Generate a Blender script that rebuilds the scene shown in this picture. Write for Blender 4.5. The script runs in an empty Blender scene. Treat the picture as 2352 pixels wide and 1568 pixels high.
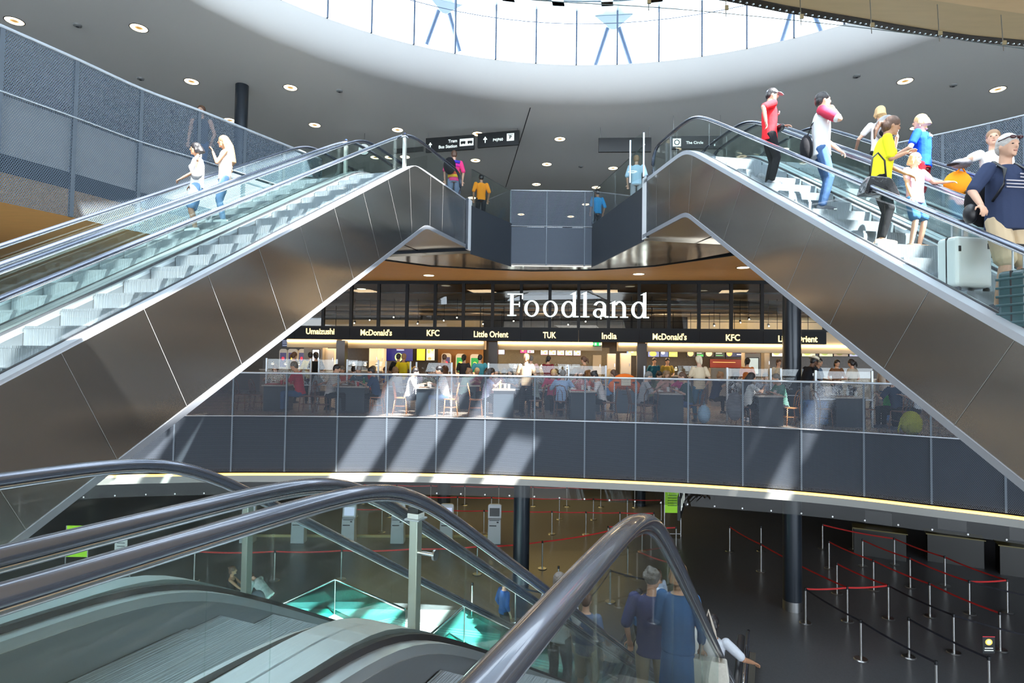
import bpy, bmesh, math, random
from mathutils import Vector, Matrix
random.seed(7)
S = bpy.context.scene
PI = math.pi

# ---------------------------------------------------------------- camera
FPX = 1372.0; PITCH = math.radians(2.0); ROLL = 0.014; EYE = 1.5
cd = bpy.data.cameras.new('camera'); cam = bpy.data.objects.new('camera', cd); S.collection.objects.link(cam)
cd.sensor_width = 36.0; cd.lens = 36.0 * FPX / 2352.0; cd.clip_start = 0.05; cd.clip_end = 300
cam.location = (0, 0, EYE)
cam.matrix_world = Matrix.Translation((0, 0, EYE)) @ Matrix.Rotation(PI/2 + PITCH, 4, 'X') @ Matrix.Rotation(ROLL, 4, 'Z')
S.camera = cam

# ---------------------------------------------------------------- light
SUN = Vector((-0.365, 0.50, -0.82)).normalized()
W = bpy.data.worlds.new('daylight'); S.world = W; W.use_nodes = True
bg = W.node_tree.nodes['Background']; bg.inputs[0].default_value = (0.80, 0.90, 1.0, 1); bg.inputs[1].default_value = 8.0
sd = bpy.data.lights.new('sun', 'SUN'); sd.energy = 50; sd.angle = 0.012; sd.color = (1.0, 0.96, 0.9)
sun = bpy.data.objects.new('sun', sd); S.collection.objects.link(sun)
sun.rotation_euler = SUN.to_track_quat('-Z', 'Y').to_euler(); sun.location = (6, -6, 30)
S.view_settings.view_transform = 'Standard'; S.view_settings.look = 'None'
S.view_settings.gamma = 1; S.view_settings.use_curve_mapping = False
S.view_settings.exposure = 0.0
S.cycles.max_bounces = 8; S.cycles.diffuse_bounces = 4; S.cycles.glossy_bounces = 4
S.cycles.transparent_max_bounces = 24; S.cycles.transmission_bounces = 4
S.cycles.sample_clamp_indirect = 6; S.cycles.caustics_reflective = False; S.cycles.caustics_refractive = False
def area(name, loc, size, energy, color, target=None, sy=None):
    d = bpy.data.lights.new(name, 'AREA'); d.energy = energy; d.color = color; d.size = size
    if sy: d.shape = 'RECTANGLE'; d.size_y = sy
    o = bpy.data.objects.new(name, d); S.collection.objects.link(o); o.location = loc
    if target is not None:
        o.rotation_euler = (Vector(target) - Vector(loc)).to_track_quat('-Z', 'Y').to_euler()
    return o
WARM = (1.0, 0.72, 0.42)

# ---------------------------------------------------------------- image <-> world
def ray(x, y):
    dx, dy = x - 1176, y - 784
    a = dx*math.cos(ROLL) + dy*math.sin(ROLL); b = -dx*math.sin(ROLL) + dy*math.cos(ROLL)
    v = (a/FPX, 1.0, -b/FPX); c, s = math.cos(PITCH), math.sin(PITCH)
    return Vector((v[0], v[1]*c - v[2]*s, v[1]*s + v[2]*c))
def at(x, y, Y):
    v = ray(x, y) * 1.0; v *= Y/v.y; return Vector((v.x, v.y, v.z + EYE))
def atz(x, y, z):
    v = ray(x, y); v *= (z-EYE)/v.z; return Vector((v.x, v.y, z))
def onlat(x, y, l, az):
    a = math.radians(az); v = ray(x, y); t = l/(v.x*math.cos(a) - v.y*math.sin(a)); p = v*t
    return p.x*math.sin(a) + p.y*math.cos(a), p.z + EYE
def LL(lo, la, az, z=0):
    a = math.radians(az); return Vector((lo*math.sin(a) + la*math.cos(a), lo*math.cos(a) - la*math.sin(a), z))

# ---------------------------------------------------------------- materials
def nt(name):
    m = bpy.data.materials.new(name); m.use_nodes = True; t = m.node_tree
    return m, t, t.nodes['Principled BSDF'], t.nodes['Material Output']
def N(t, typ, **k):
    n = t.nodes.new(typ)
    for a, v in k.items(): setattr(n, a, v)
    return n
def mat(name, col, rough=0.5, metal=0.0, spec=None, noise=0.0, nscale=8, bump=0.0, bscale=40, stretch=None, emit=None, es=1.0, coat=0.0, bdist=0.02):
    m, t, b, o = nt(name)
    b.inputs['Base Color'].default_value = (*col, 1); b.inputs['Roughness'].default_value = rough
    b.inputs['Metallic'].default_value = metal
    if spec is not None: b.inputs['Specular IOR Level'].default_value = spec
    if coat: b.inputs['Coat Weight'].default_value = coat; b.inputs['Coat Roughness'].default_value = 0.05
    if noise or bump:
        tc = N(t, 'ShaderNodeTexCoord'); mp = N(t, 'ShaderNodeMapping'); t.links.new(tc.outputs['Object'], mp.inputs[0])
        if stretch: mp.inputs['Scale'].default_value = stretch
        if noise:
            nz = N(t, 'ShaderNodeTexNoise'); nz.inputs['Scale'].default_value = nscale; nz.inputs['Detail'].default_value = 4
            t.links.new(mp.outputs[0], nz.inputs['Vector'])
            mx = N(t, 'ShaderNodeMix', data_type='RGBA'); mx.inputs[6].default_value = (*[c*(1-noise) for c in col], 1)
            mx.inputs[7].default_value = (*[min(1, c*(1+noise)) for c in col], 1)
            t.links.new(nz.outputs[0], mx.inputs[0]); t.links.new(mx.outputs[2], b.inputs['Base Color'])
        if bump:
            nb = N(t, 'ShaderNodeTexNoise'); nb.inputs['Scale'].default_value = bscale; nb.inputs['Detail'].default_value = 3 if bscale > 2 else 0
            t.links.new(mp.outputs[0], nb.inputs['Vector']); bp = N(t, 'ShaderNodeBump'); bp.inputs['Strength'].default_value = bump
            bp.inputs['Distance'].default_value = bdist
            t.links.new(nb.outputs[0], bp.inputs['Height']); t.links.new(bp.outputs[0], b.inputs['Normal'])
    if emit:
        b.inputs['Emission Color'].default_value = (*emit, 1); b.inputs['Emission Strength'].default_value = es
    return m
def glassmat(name, tint, refl=1.0, rough=0.0, dirt=0.0, dirtcol=(0.7, 0.75, 0.75)):
    m, t, b, o = nt(name); t.nodes.remove(b)
    tr = N(t, 'ShaderNodeBsdfTransparent'); tr.inputs[0].default_value = (*tint, 1)
    gl = N(t, 'ShaderNodeBsdfGlossy'); gl.inputs['Roughness'].default_value = rough
    ge = N(t, "ShaderNodeNewGeometry"); dp = N(t, "ShaderNodeVectorMath", operation="DOT_PRODUCT"); t.links.new(ge.outputs["Normal"], dp.inputs[0]); t.links.new(ge.outputs["Incoming"], dp.inputs[1]); ab = N(t, "ShaderNodeMath", operation="ABSOLUTE"); t.links.new(dp.outputs["Value"], ab.inputs[0]); iv = N(t, "ShaderNodeMath", operation="SUBTRACT"); iv.inputs[0].default_value = 1; t.links.new(ab.outputs[0], iv.inputs[1]); pw = N(t, "ShaderNodeMath", operation="POWER"); pw.inputs[1].default_value = 5; t.links.new(iv.outputs[0], pw.inputs[0]); fr = N(t, "ShaderNodeMath", operation="MULTIPLY_ADD"); fr.inputs[1].default_value = 0.95; fr.inputs[2].default_value = 0.045; t.links.new(pw.outputs[0], fr.inputs[0])
    ml = N(t, 'ShaderNodeMath', operation='MULTIPLY'); ml.inputs[1].default_value = refl; ml.use_clamp = True
    t.links.new(fr.outputs[0], ml.inputs[0]); mx = N(t, 'ShaderNodeMixShader')
    t.links.new(ml.outputs[0], mx.inputs[0]); t.links.new(tr.outputs[0], mx.inputs[1]); t.links.new(gl.outputs[0], mx.inputs[2])
    last = mx
    if dirt:
        tc = N(t, 'ShaderNodeTexCoord'); mp = N(t, 'ShaderNodeMapping'); mp.inputs['Rotation'].default_value = (0.5, 0.2, 0); mp.inputs['Scale'].default_value = (3, 1.2, 14)
        t.links.new(tc.outputs['Object'], mp.inputs[0])
        nz = N(t, 'ShaderNodeTexNoise'); nz.inputs['Scale'].default_value = 3; nz.inputs['Detail'].default_value = 6
        t.links.new(mp.outputs[0], nz.inputs['Vector']); rp = N(t, 'ShaderNodeMapRange'); rp.inputs[1].default_value = 0.55; rp.inputs[2].default_value = 0.8
        rp.inputs[3].default_value = dirt*0.15; rp.inputs[4].default_value = dirt; t.links.new(nz.outputs[0], rp.inputs[0])
        df = N(t, 'ShaderNodeBsdfDiffuse'); df.inputs[0].default_value = (*dirtcol, 1); m2 = N(t, 'ShaderNodeMixShader')
        t.links.new(rp.outputs[0], m2.inputs[0]); t.links.new(mx.outputs[0], m2.inputs[1]); t.links.new(df.outputs[0], m2.inputs[2]); last = m2
    t.links.new(last.outputs[0], o.inputs[0]); return m
def perfmat(name, col, pitch, rr, metal=0.1, rough=0.6):
    """perforated sheet: staggered round holes, UV in metres"""
    m, t, b, o = nt(name)
    b.inputs['Base Color'].default_value = (*col, 1); b.inputs['Metallic'].default_value = metal; b.inputs['Roughness'].default_value = rough; b.inputs['Specular IOR Level'].default_value = 0.2
    uv = N(t, 'ShaderNodeUVMap')
    def cell(off):
        mp = N(t, 'ShaderNodeVectorMath', operation='MULTIPLY_ADD'); mp.inputs[1].default_value = (1/pitch, 1/(pitch*1.732), 0); mp.inputs[2].default_value = (off, off, 0)
        t.links.new(uv.outputs[0], mp.inputs[0]); fr = N(t, 'ShaderNodeVectorMath', operation='FRACTION'); t.links.new(mp.outputs[0], fr.inputs[0])
        sb = N(t, 'ShaderNodeVectorMath', operation='SUBTRACT'); sb.inputs[1].default_value = (0.5, 0.5, 0); t.links.new(fr.outputs[0], sb.inputs[0])
        sc = N(t, 'ShaderNodeVectorMath', operation='MULTIPLY'); sc.inputs[1].default_value = (1, 1.732, 0); t.links.new(sb.outputs[0], sc.inputs[0])
        ln = N(t, 'ShaderNodeVectorMath', operation='LENGTH'); t.links.new(sc.outputs[0], ln.inputs[0]); return ln
    a, c = cell(0), cell(0.5)
    mn = N(t, 'ShaderNodeMath', operation='MINIMUM'); t.links.new(a.outputs['Value'], mn.inputs[0]); t.links.new(c.outputs['Value'], mn.inputs[1])
    lt = N(t, 'ShaderNodeMath', operation='GREATER_THAN'); lt.inputs[1].default_value = rr; t.links.new(mn.outputs[0], lt.inputs[0])
    t.links.new(lt.outputs[0], b.inputs['Alpha']); return m

STEEL = mat('brushed_steel', (0.56, 0.54, 0.51), 0.24, 1.0, bump=0.7, bscale=1.0, bdist=0.09, stretch=(1, .35, 1.3))
STEEL_DK = mat('satin_steel', (0.42, 0.43, 0.44), 0.33, 1.0, bump=0.05, bscale=60, stretch=(1, 0.1, 1))
STEEL_BR = mat('polished_steel', (0.75, 0.77, 0.8), 0.18, 1.0)
EDGE = mat('edge_trim_grey', (0.30, 0.32, 0.36), 0.5, 0.5)
ALU = mat('bright_aluminium', (0.50, 0.54, 0.60), 0.45, 0.5)
DECK = mat('escalator_deck_steel', (0.70, 0.74, 0.77), 0.40, 1.0, bump=0.06, bscale=50, stretch=(1, 0.08, 1))
RUBBER = mat('handrail_rubber', (0.11, 0.13, 0.18), 0.26, 0.65, spec=0.8, coat=0.6)
GRAPH = mat('graphite_paint', (0.035, 0.042, 0.055), 0.4, 0.3)
BLACK = mat('black_paint', (0.008, 0.009, 0.011), 0.5, spec=0.2)
TREAD = mat('grooved_step_alloy', (0.22, 0.25, 0.28), 0.5, 0.7, bump=0.5, bscale=90, stretch=(1, 0.02, 0.02))
TREAD_DK = mat('step_riser_alloy', (0.12, 0.13, 0.14), 0.5, 0.5)
CEIL = mat('ceiling_plaster', (0.86, 0.875, 0.88), 0.6)
ESCGLASS = glassmat('balustrade_glass', (0.93, 0.972, 0.965), 0.9, dirt=0.0)
NEARGLASS = glassmat('worn_balustrade_glass', (0.93, 0.975, 0.968), 0.5, dirt=0.05)
CLEAR = glassmat('clear_glass', (0.97, 0.985, 0.98), 0.7)
SMOKE = glassmat('smoke_curtain_glass', (0.86, 0.9, 0.92), 1.0)
SHOPGLASS = glassmat('shop_glass', (0.80, 0.84, 0.86), 1.0)
PERF = perfmat('perforated_sheet', (0.064, 0.075, 0.095), 0.030, 0.35)
PERF_L = perfmat('perforated_sheet_wide', (0.10, 0.13, 0.17), 0.034, 0.33)
PERF_F = perfmat('fine_perforated_sheet', (0.10, 0.12, 0.15), 0.026, 0.30)

# ---------------------------------------------------------------- mesh builder
class MB:
    def __init__(s): s.v = []; s.f = []; s.m = []; s.uv = {}; s.mi = 0
    def q(s, *idx, uv=None):
        s.f.append(idx); s.m.append(s.mi)
        if uv: s.uv[len(s.f)-1] = uv
        return s
    def add(s, pts):
        b = len(s.v); s.v += [Vector(p) for p in pts]; return b
    def poly(s, pts, uv=None): b = s.add(pts); return s.q(*range(b, b+len(pts)), uv=uv)
    def box(s, c, d, rz=0, M=None):
        x, y, z = d[0]/2, d[1]/2, d[2]/2
        P = [Vector((i, j, k)) for k in (-z, z) for j in (-y, y) for i in (-x, x)]
        R = M if M is not None else Matrix.Rotation(rz, 3, 'Z')
        b = s.add([R @ p + Vector(c) for p in P])
        for f in ((0,2,3,1),(4,5,7,6),(0,1,5,4),(2,6,7,3),(0,4,6,2),(1,3,7,5)): s.q(*[b+i for i in f])
        return s
    def bx(s, x0, x1, y0, y1, z0, z1): return s.box(((x0+x1)/2, (y0+y1)/2, (z0+z1)/2), (abs(x1-x0), abs(y1-y0), abs(z1-z0)))
    def prism(s, poly, z0, z1):
        n = len(poly); b = s.add([(p[0], p[1], z0) for p in poly] + [(p[0], p[1], z1) for p in poly])
        s.q(*[b+i for i in range(n)][::-1]); s.q(*[b+n+i for i in range(n)])
        for i in range(n): j = (i+1) % n; s.q(b+i, b+j, b+n+j, b+n+i)
        return s
    def ext(s, pts, off):
        """extrude a planar 3D polygon by a vector"""
        n = len(pts); o = Vector(off); b = s.add(pts); s.add([Vector(p)+o for p in pts])
        s.q(*[b+i for i in range(n)][::-1]); s.q(*[b+n+i for i in range(n)])
        for i in range(n): j = (i+1) % n; s.q(b+i, b+j, b+n+j, b+n+i)
        return s
    def loft(s, rings, caps=True, closed=True):
        n = len(rings[0]); b = s.add([p for r in rings for p in r])
        for i in range(len(rings)-1):
            for j in range(n if closed else n-1):
                k = (j+1) % n; s.q(b+i*n+j, b+i*n+k, b+(i+1)*n+k, b+(i+1)*n+j)
        if caps:
            s.q(*[b+j for j in range(n)][::-1]); e = b+(len(rings)-1)*n; s.q(*[e+j for j in range(n)])
        return s
    def tube(s, pts, r, n=8, r2=None, up=(0, 0, 1), closed=False):
        """swept ellipse: r across, r2 along up"""
        pts = [Vector(p) for p in pts]; up = Vector(up); rings = []
        for i, p in enumerate(pts):
            d = (pts[min(i+1, len(pts)-1)] - pts[max(i-1, 0)])
            if d.length < 1e-9: d = Vector((0, 0, 1))
            d.normalize(); a = d.cross(up)
            if a.length < 1e-3: a = d.cross(Vector((0, 1, 0)))
            a.normalize(); u = a.cross(d); ri = r[i] if isinstance(r, (list, tuple)) else r; rj = (r2 if r2 else ri)
            rings.append([p + a*ri*math.cos(2*PI*k/n) + u*rj*math.sin(2*PI*k/n) for k in range(n)])
        return s.loft(rings)
    def cyl(s, p0, p1, r0, r1=None, n=16): return s.tube([p0, p1], [r0, r0 if r1 is None else r1], n)
    def ell(s, c, r, rot=None, nu=12, nv=8):
        rings = []
        for i in range(1, nv):
            t = PI*i/nv; rg = []
            for j in range(nu):
                a = 2*PI*j/nu; p = Vector((r[0]*math.sin(t)*math.cos(a), r[1]*math.sin(t)*math.sin(a), -r[2]*math.cos(t)))
                if rot is not None: p = rot @ p
                rg.append(p + Vector(c))
            rings.append(rg)
        b0 = len(s.v); s.loft(rings, caps=False)
        top = Vector((0, 0, r[2])); 
        if rot is not None: top = rot @ top
        lo = s.add([Vector(c)-top]); hi = s.add([Vector(c)+top]); e = b0+(nv-2)*nu
        for j in range(nu): k = (j+1) % nu; s.q(lo, b0+k, b0+j); s.q(hi, e+j, e+k)
        return s
    def rib(s, sam, x0, x1):
        """samples (y, ztop, zbot) extruded across x0..x1"""
        rings = [[(x0, y, zb), (x1, y, zb), (x1, y, zt), (x0, y, zt)] for y, zt, zb in sam]
        return s.loft(rings)
    def build(s, name, m, parent=None, smooth=False, world=False, bevel=0, seg=2, col=None):
        me = bpy.data.meshes.new(name); v = s.v
        if world and parent is not None:
            inv = (Matrix.Translation(parent.location) @ parent.rotation_euler.to_matrix().to_4x4()).inverted(); v = [inv @ p for p in v]
        me.from_pydata([tuple(p) for p in v], [], s.f)
        ms = m if isinstance(m, (list, tuple)) else [m]
        for x in ms: me.materials.append(x)
        if len(ms) > 1: me.polygons.foreach_set('material_index', s.m)
        if s.uv:
            l = me.uv_layers.new(name='UVMap')
            for fi, uvs in s.uv.items():
                for li, u in zip(me.polygons[fi].loop_indices, uvs): l.data[li].uv = u
        bm = bmesh.new(); bm.from_mesh(me)
        if not s.uv: bmesh.ops.recalc_face_normals(bm, faces=bm.faces)
        bm.to_mesh(me); bm.free()
        if smooth:
            me.polygons.foreach_set('use_smooth', [True]*len(me.polygons))
            if smooth is not True: me.set_sharp_from_angle(angle=math.radians(smooth))
        o = bpy.data.objects.new(name, me); S.collection.objects.link(o)
        if parent is not None: o.parent = parent
        if bevel:
            md = o.modifiers.new('bevel', 'BEVEL'); md.width = bevel; md.segments = seg; md.limit_method = 'ANGLE'
        return o
def thing(name, label, cat, loc=(0, 0, 0), rz=0, group=None):
    o = bpy.data.objects.new(name, None); S.collection.objects.link(o); o.location = loc; o.rotation_euler = (0, 0, rz)
    o.empty_display_size = 0.1
    o['label'] = label; o['category'] = cat
    if group: o['group'] = group
    return o
def tag(o, label, cat, group=None, kind=None):
    if label: o['label'] = label
    if cat: o['category'] = cat
    if group: o['group'] = group
    if kind: o['kind'] = kind
    return o
def struct(o): o['kind'] = 'structure'; return o
def kids(r): return [c for c in S.collection.objects if c.parent is r]
KID = {}
def dup(root, loc, rz=None, label=None, group=None, mats=None):
    """a copy of a thing with copies of its parts and sub-parts"""
    if root.name not in KID: KID[root.name] = [(c, kids(c)) for c in kids(root)]
    r = root.copy(); S.collection.objects.link(r); r.location = loc
    if rz is not None: r.rotation_euler = (0, 0, rz)
    if label: r['label'] = label
    if group: r['group'] = group
    for c, gs in KID[root.name]:
        d = c.copy(); S.collection.objects.link(d); d.parent = r
        if mats and c.name.split('.')[0] in mats: setmat(d, mats[c.name.split('.')[0]])
        for g in gs:
            h = g.copy(); S.collection.objects.link(h); h.parent = d
            if mats and g.name.split('.')[0] in mats: setmat(h, mats[g.name.split('.')[0]])
    return r
def setmat(o, m):
    o.material_slots[0].link = 'OBJECT'; o.material_slots[0].material = m
def catmull(P, n=8):
    P = [Vector(p) for p in P]; out = []
    for i in range(len(P)-1):
        a, b, c, d = P[max(i-1, 0)], P[i], P[i+1], P[min(i+2, len(P)-1)]
        for k in range(n):
            t = k/n; out.append(0.5*((2*b) + (c-a)*t + (2*a-5*b+4*c-d)*t*t + (3*b-a-3*c+d)*t**3))
    out.append(P[-1]); return out
# ================================================================ structure
ZU, ZL, ZC = 5.7, -5.75, 9.2        # upper floor, lower floor, upper ceiling
def ellipse(cx, cy, a, b, z, n=96): return [Vector((cx + a*math.sin(2*PI*i/n), cy + b*math.cos(2*PI*i/n), z)) for i in range(n)]
# upper ceiling with the round opening and its rolled lip
n = 96
outer = []
for i in range(n):
    dx, dy = math.sin(2*PI*i/n), math.cos(2*PI*i/n)
    k = 1/max(abs(dx)/40, abs(dy)/34); outer.append(Vector((1.75 + dx*k, 10 + dy*k, ZC)))
rings = [outer]
rings.append(ellipse(1.75, 7.5, 10.55, 10.45, ZC)); rings.append(ellipse(1.75, 7.5, 10.25, 10.25, ZC+.004))
for i in range(1, 15):
    t = i/14; rings.append(ellipse(1.75 - .12*t, 7.5 - .95*t, 10.25 - .20*t, 10.25 - .48*t, ZC + .58*t**2.3))
m = MB(); m.loft(rings, caps=False)
struct(m.build('ceiling', CEIL, smooth=60))
# drum glazing: mullions and glass
DR = thing('skylight_drum', 'round glazed skylight drum with dark slender mullions above the pale ceiling', 'skylight', (1.63, 6.55, 9.78))
m = MB()
dn = 56
for i in range(dn):
    a = 2*PI*(i+0.04)/dn; c = Vector((1.63 + 10.05*math.sin(a), 6.55 + 9.77*math.cos(a), 0))
    MBp = MB(); MBp.box((c.x, c.y, 10.53), (0.042, 0.11, 1.52), rz=-a); MBp.build('mullion', mat('mullion_blue_grey', (0.10, 0.14, 0.22), 0.4) if i == 0 else bpy.data.materials['mullion_blue_grey'], DR, world=True)
e0 = ellipse(1.63, 6.55, 10.05, 9.77, 9.78); e1 = ellipse(1.63, 6.55, 10.05, 9.77, 11.27)
m = MB(); m.loft([e0, e1], caps=False); m.build('drum_glazing', glassmat('drum_glass', (0.93, 0.96, 0.97), 0.3), DR, world=True, smooth=True)
ROOFM = mat('roof_soffit_blue_grey', (0.22, 0.29, 0.34), 0.35, 0.2)
m = MB()
for z in (10.93,): m.tube([p for p in ellipse(1.63, 6.55, 10.03, 9.75, z)] + [ellipse(1.63, 6.55, 10.03, 9.75, z)[0]], 0.012, 4)
m.build('transom', bpy.data.materials['mullion_blue_grey'], DR, world=True)
# steel struts with plate heads that carry the roof
for px, nm, yb, yt in ((1018, 'left', 112, 6), (1408, 'middle', 150, 42), (1840, 'right', 92, -24)):
    Y = 12.0
    while ((at(px, yb, Y).x-1.63)/10.5)**2 + ((Y-6.55)/10.2)**2 < 1: Y += .05
    c = at(px, yb, Y); a = math.atan2(c.x-1.63, c.y-6.55)
    R = thing('roof_strut', {'left': 'steel V strut under the roof, leftmost of the three in the skylight', 'middle': 'steel V strut under the roof, middle of the three in the skylight', 'right': 'steel V strut under the roof, rightmost of the three in the skylight'}[nm], 'strut', (c.x, c.y, c.z), -a, 'steel struts behind the skylight glazing'); R.scale = [(at(px, yt, Y).z-c.z)/1.42]*3
    m = MB()
    for k in (-1, 1):
        m = MB(); m.tube([(k*0.52, 0, 0), (k*0.16, 0, 1.15)], 0.065, 10); m.build('leg', mat('strut_paint', (0.13, 0.18, 0.28), 0.4, 0.3) if k < 0 and px == 1018 else bpy.data.materials['strut_paint'], R, smooth=40)
    m = MB(); m.loft([[(-.06, -.06, 1.05), (.06, -.06, 1.05), (.06, .06, 1.05), (-.06, .06, 1.05)], [(-.55, -.3, 1.33), (.55, -.3, 1.33), (.55, .3, 1.33), (-.55, .3, 1.33)], [(-.5, -.28, 1.42), (.5, -.28, 1.42), (.5, .28, 1.42), (-.5, .28, 1.42)]])
    m.build('plate_head', mat('strut_head', (0.45, 0.55, 0.62), 0.35, 0.4), R)
# roof over the drum: added sun-blocking panels and glazed strips running along 11 degrees
RF = thing('skylight_roof', 'blue grey roof over the drum with parallel glazed strips and added sun-blocking panels', 'roof', (1.63, 6.55, 11.27))
ro = ellipse(1.63, 6.55, 10.25, 9.97, 11.27); ri = ellipse(1.63, 6.55, 9.6, 9.3, 11.27)
m = MB(); m.loft([ro, ri, [p + Vector((0, 0, .25)) for p in ri], [p + Vector((0, 0, .25)) for p in ro], ro], caps=False); m.build('soffit_ring', ROOFM, RF, world=True)
def clip_disc(u0, u1, w0=-30, w1=30, az=11, z=11.28):
    """region of the roof disc between strip coordinates u0..u1 (across) and w0..w1 (along)"""
    a = math.radians(az); al = Vector((math.sin(a), math.cos(a), 0)); ac = Vector((math.cos(a), -math.sin(a), 0)); c = Vector((1.63, 6.55, z)); out = []
    def lim(u): return math.sqrt(max(0, 9.5**2 - u*u))
    us = [u0 + (u1-u0)*i/6 for i in range(7)]
    up = [c + ac*u + al*max(w0, min(w1, lim(u))) for u in us]; dn_ = [c + ac*u + al*min(max(w0, -lim(u)), lim(u)) for u in us]
    return up + dn_[::-1]
for k in range(-8, 9):
    u = 0.34 + 1.31*k
    if abs(u) > 9.2: continue
    P = clip_disc(u-0.16, u+0.16); m = MB(); m.prism(P, 11.27, 11.6); m.build('roof_beam', ROOFM, RF, world=True)
for u0, u1, w0, w1 in ((8.0, 9.45, -9, 9), (5.3, 8.0, 1.4, 9), (2.9, 5.3, 2.6, 11), (-6.15, 2.9, 4.7, 11), (-9.45, -6.15, -9, 9), (-6.15, -5.0, -9, -1.6)):
    P = clip_disc(u0, u1, w0, w1); m = MB(); m.prism(P, 11.29, 11.5); m.build('sun_block_panel', ROOFM, RF, world=True)  # opaque areas shaped only to keep the sun off surfaces that stay unlit
m = MB(); m.poly([p + Vector((0, 0, .3)) for p in ri]); m.build('roof_glazing', glassmat('roof_glass', (0.93, 0.95, 0.96), 0.3), RF, world=True)

# ---------------- outer shell
WALLM = mat('far_wall_paint', (0.30, 0.27, 0.24), 0.7)
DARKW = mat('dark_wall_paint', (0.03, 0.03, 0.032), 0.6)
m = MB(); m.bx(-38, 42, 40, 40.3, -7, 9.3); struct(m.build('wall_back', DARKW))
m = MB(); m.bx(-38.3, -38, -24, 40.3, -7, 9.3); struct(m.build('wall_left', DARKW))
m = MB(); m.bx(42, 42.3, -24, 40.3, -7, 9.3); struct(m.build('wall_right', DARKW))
# ---------------- floors
LOWF = mat('polished_dark_terrazzo', (0.12, 0.124, 0.138), 0.30, 0.0, spec=0.5, noise=0.25, nscale=30)
m = MB(); m.bx(-38, 42, -10, 40, ZL-0.3, ZL); struct(m.build('floor_lower', LOWF))
WOOD = mat('perforated_wood_soffit', (0.78, 0.44, 0.16), 0.5, 0.0, noise=0.14, nscale=3, stretch=(1, 6, 1))
WOODN = mat('pale_wood_soffit', (0.80, 0.58, 0.32), 0.5, 0.0, noise=0.10, nscale=3, stretch=(1, 6, 1))
FLOORU = mat('pale_stone_floor', (0.52, 0.50, 0.47), 0.35)
FLOORM = mat('warm_stone_floor', (0.30, 0.24, 0.19), 0.3)
# mid level (Foodland) floor: concave edge
bal_px = [(100, 1096), (260, 1088), (397, 1085), (530, 1083), (653, 1083), (772, 1083), (886, 1083), (1001, 1085), (1112, 1088), (1226, 1092), (1342, 1097), (1459, 1102), (1580, 1108), (1706, 1116), (1841, 1126), (1985, 1140), (2140, 1158), (2311, 1178), (2500, 1203)]
balP = [atz(x, y, -1.42) for x, y in bal_px]
balP = [Vector((-13.2, 13.2, 0))] + [Vector((p.x, p.y, 0)) for p in balP] + [Vector((13.2, 10.0, 0))]
edge = catmull(balP, 6)
def off2(line, d):
    out = []
    for i, p in enumerate(line):
        t = (line[min(i+1, len(line)-1)] - line[max(i-1, 0)]).normalized(); out.append(p + Vector((-t.y, t.x, 0))*d)
    return out
inn = off2(edge, 0.10)
m = MB(); m.prism([(p.x, p.y) for p in inn] + [(41.9, 10.1), (41.9, 39.9), (-37.9, 39.9), (-37.9, 13.3)], -1.30, 0.0)
struct(m.build('floor_middle', FLOORM))
m = MB(); inn2 = off2(edge, 0.05); m.loft([[(a.x, a.y, -1.35), (b.x, b.y, -1.35), (b.x, b.y, 0.02), (a.x, a.y, 0.02)] for a, b in zip(inn2, inn)])
struct(m.build('trim_1', mat('slab_edge_dark', (0.014, 0.019, 0.028), 0.6, spec=.2)))
# underside of the mid level
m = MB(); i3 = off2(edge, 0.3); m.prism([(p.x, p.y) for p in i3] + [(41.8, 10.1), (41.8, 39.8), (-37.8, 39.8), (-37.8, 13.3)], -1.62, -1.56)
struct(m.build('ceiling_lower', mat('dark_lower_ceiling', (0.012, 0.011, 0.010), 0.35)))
# fascia with the warm light line
m = MB(); o1 = off2(edge, -0.12); m.loft([[(a.x, a.y, -1.66), (b.x, b.y, -1.66), (b.x, b.y, -1.50), (a.x, a.y, -1.50)] for a, b in zip(o1, i3)])
struct(m.build('trim_2', mat('fascia_grey', (0.22, 0.22, 0.21), 0.5)))
m = MB(); o2 = off2(edge, -0.09); o3 = off2(edge, 0.04); m.loft([[(a.x, a.y, -1.50), (b.x, b.y, -1.50), (b.x, b.y, -1.455), (a.x, a.y, -1.455)] for a, b in zip(o2, o3)])
tag(m.build('light_strip', mat('warm_strip', (1, .7, .3), emit=(1.0, 0.56, 0.16), es=1.7)), 'thin warm yellow light line running along the foot of the mesh balustrade', 'light strip')
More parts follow.
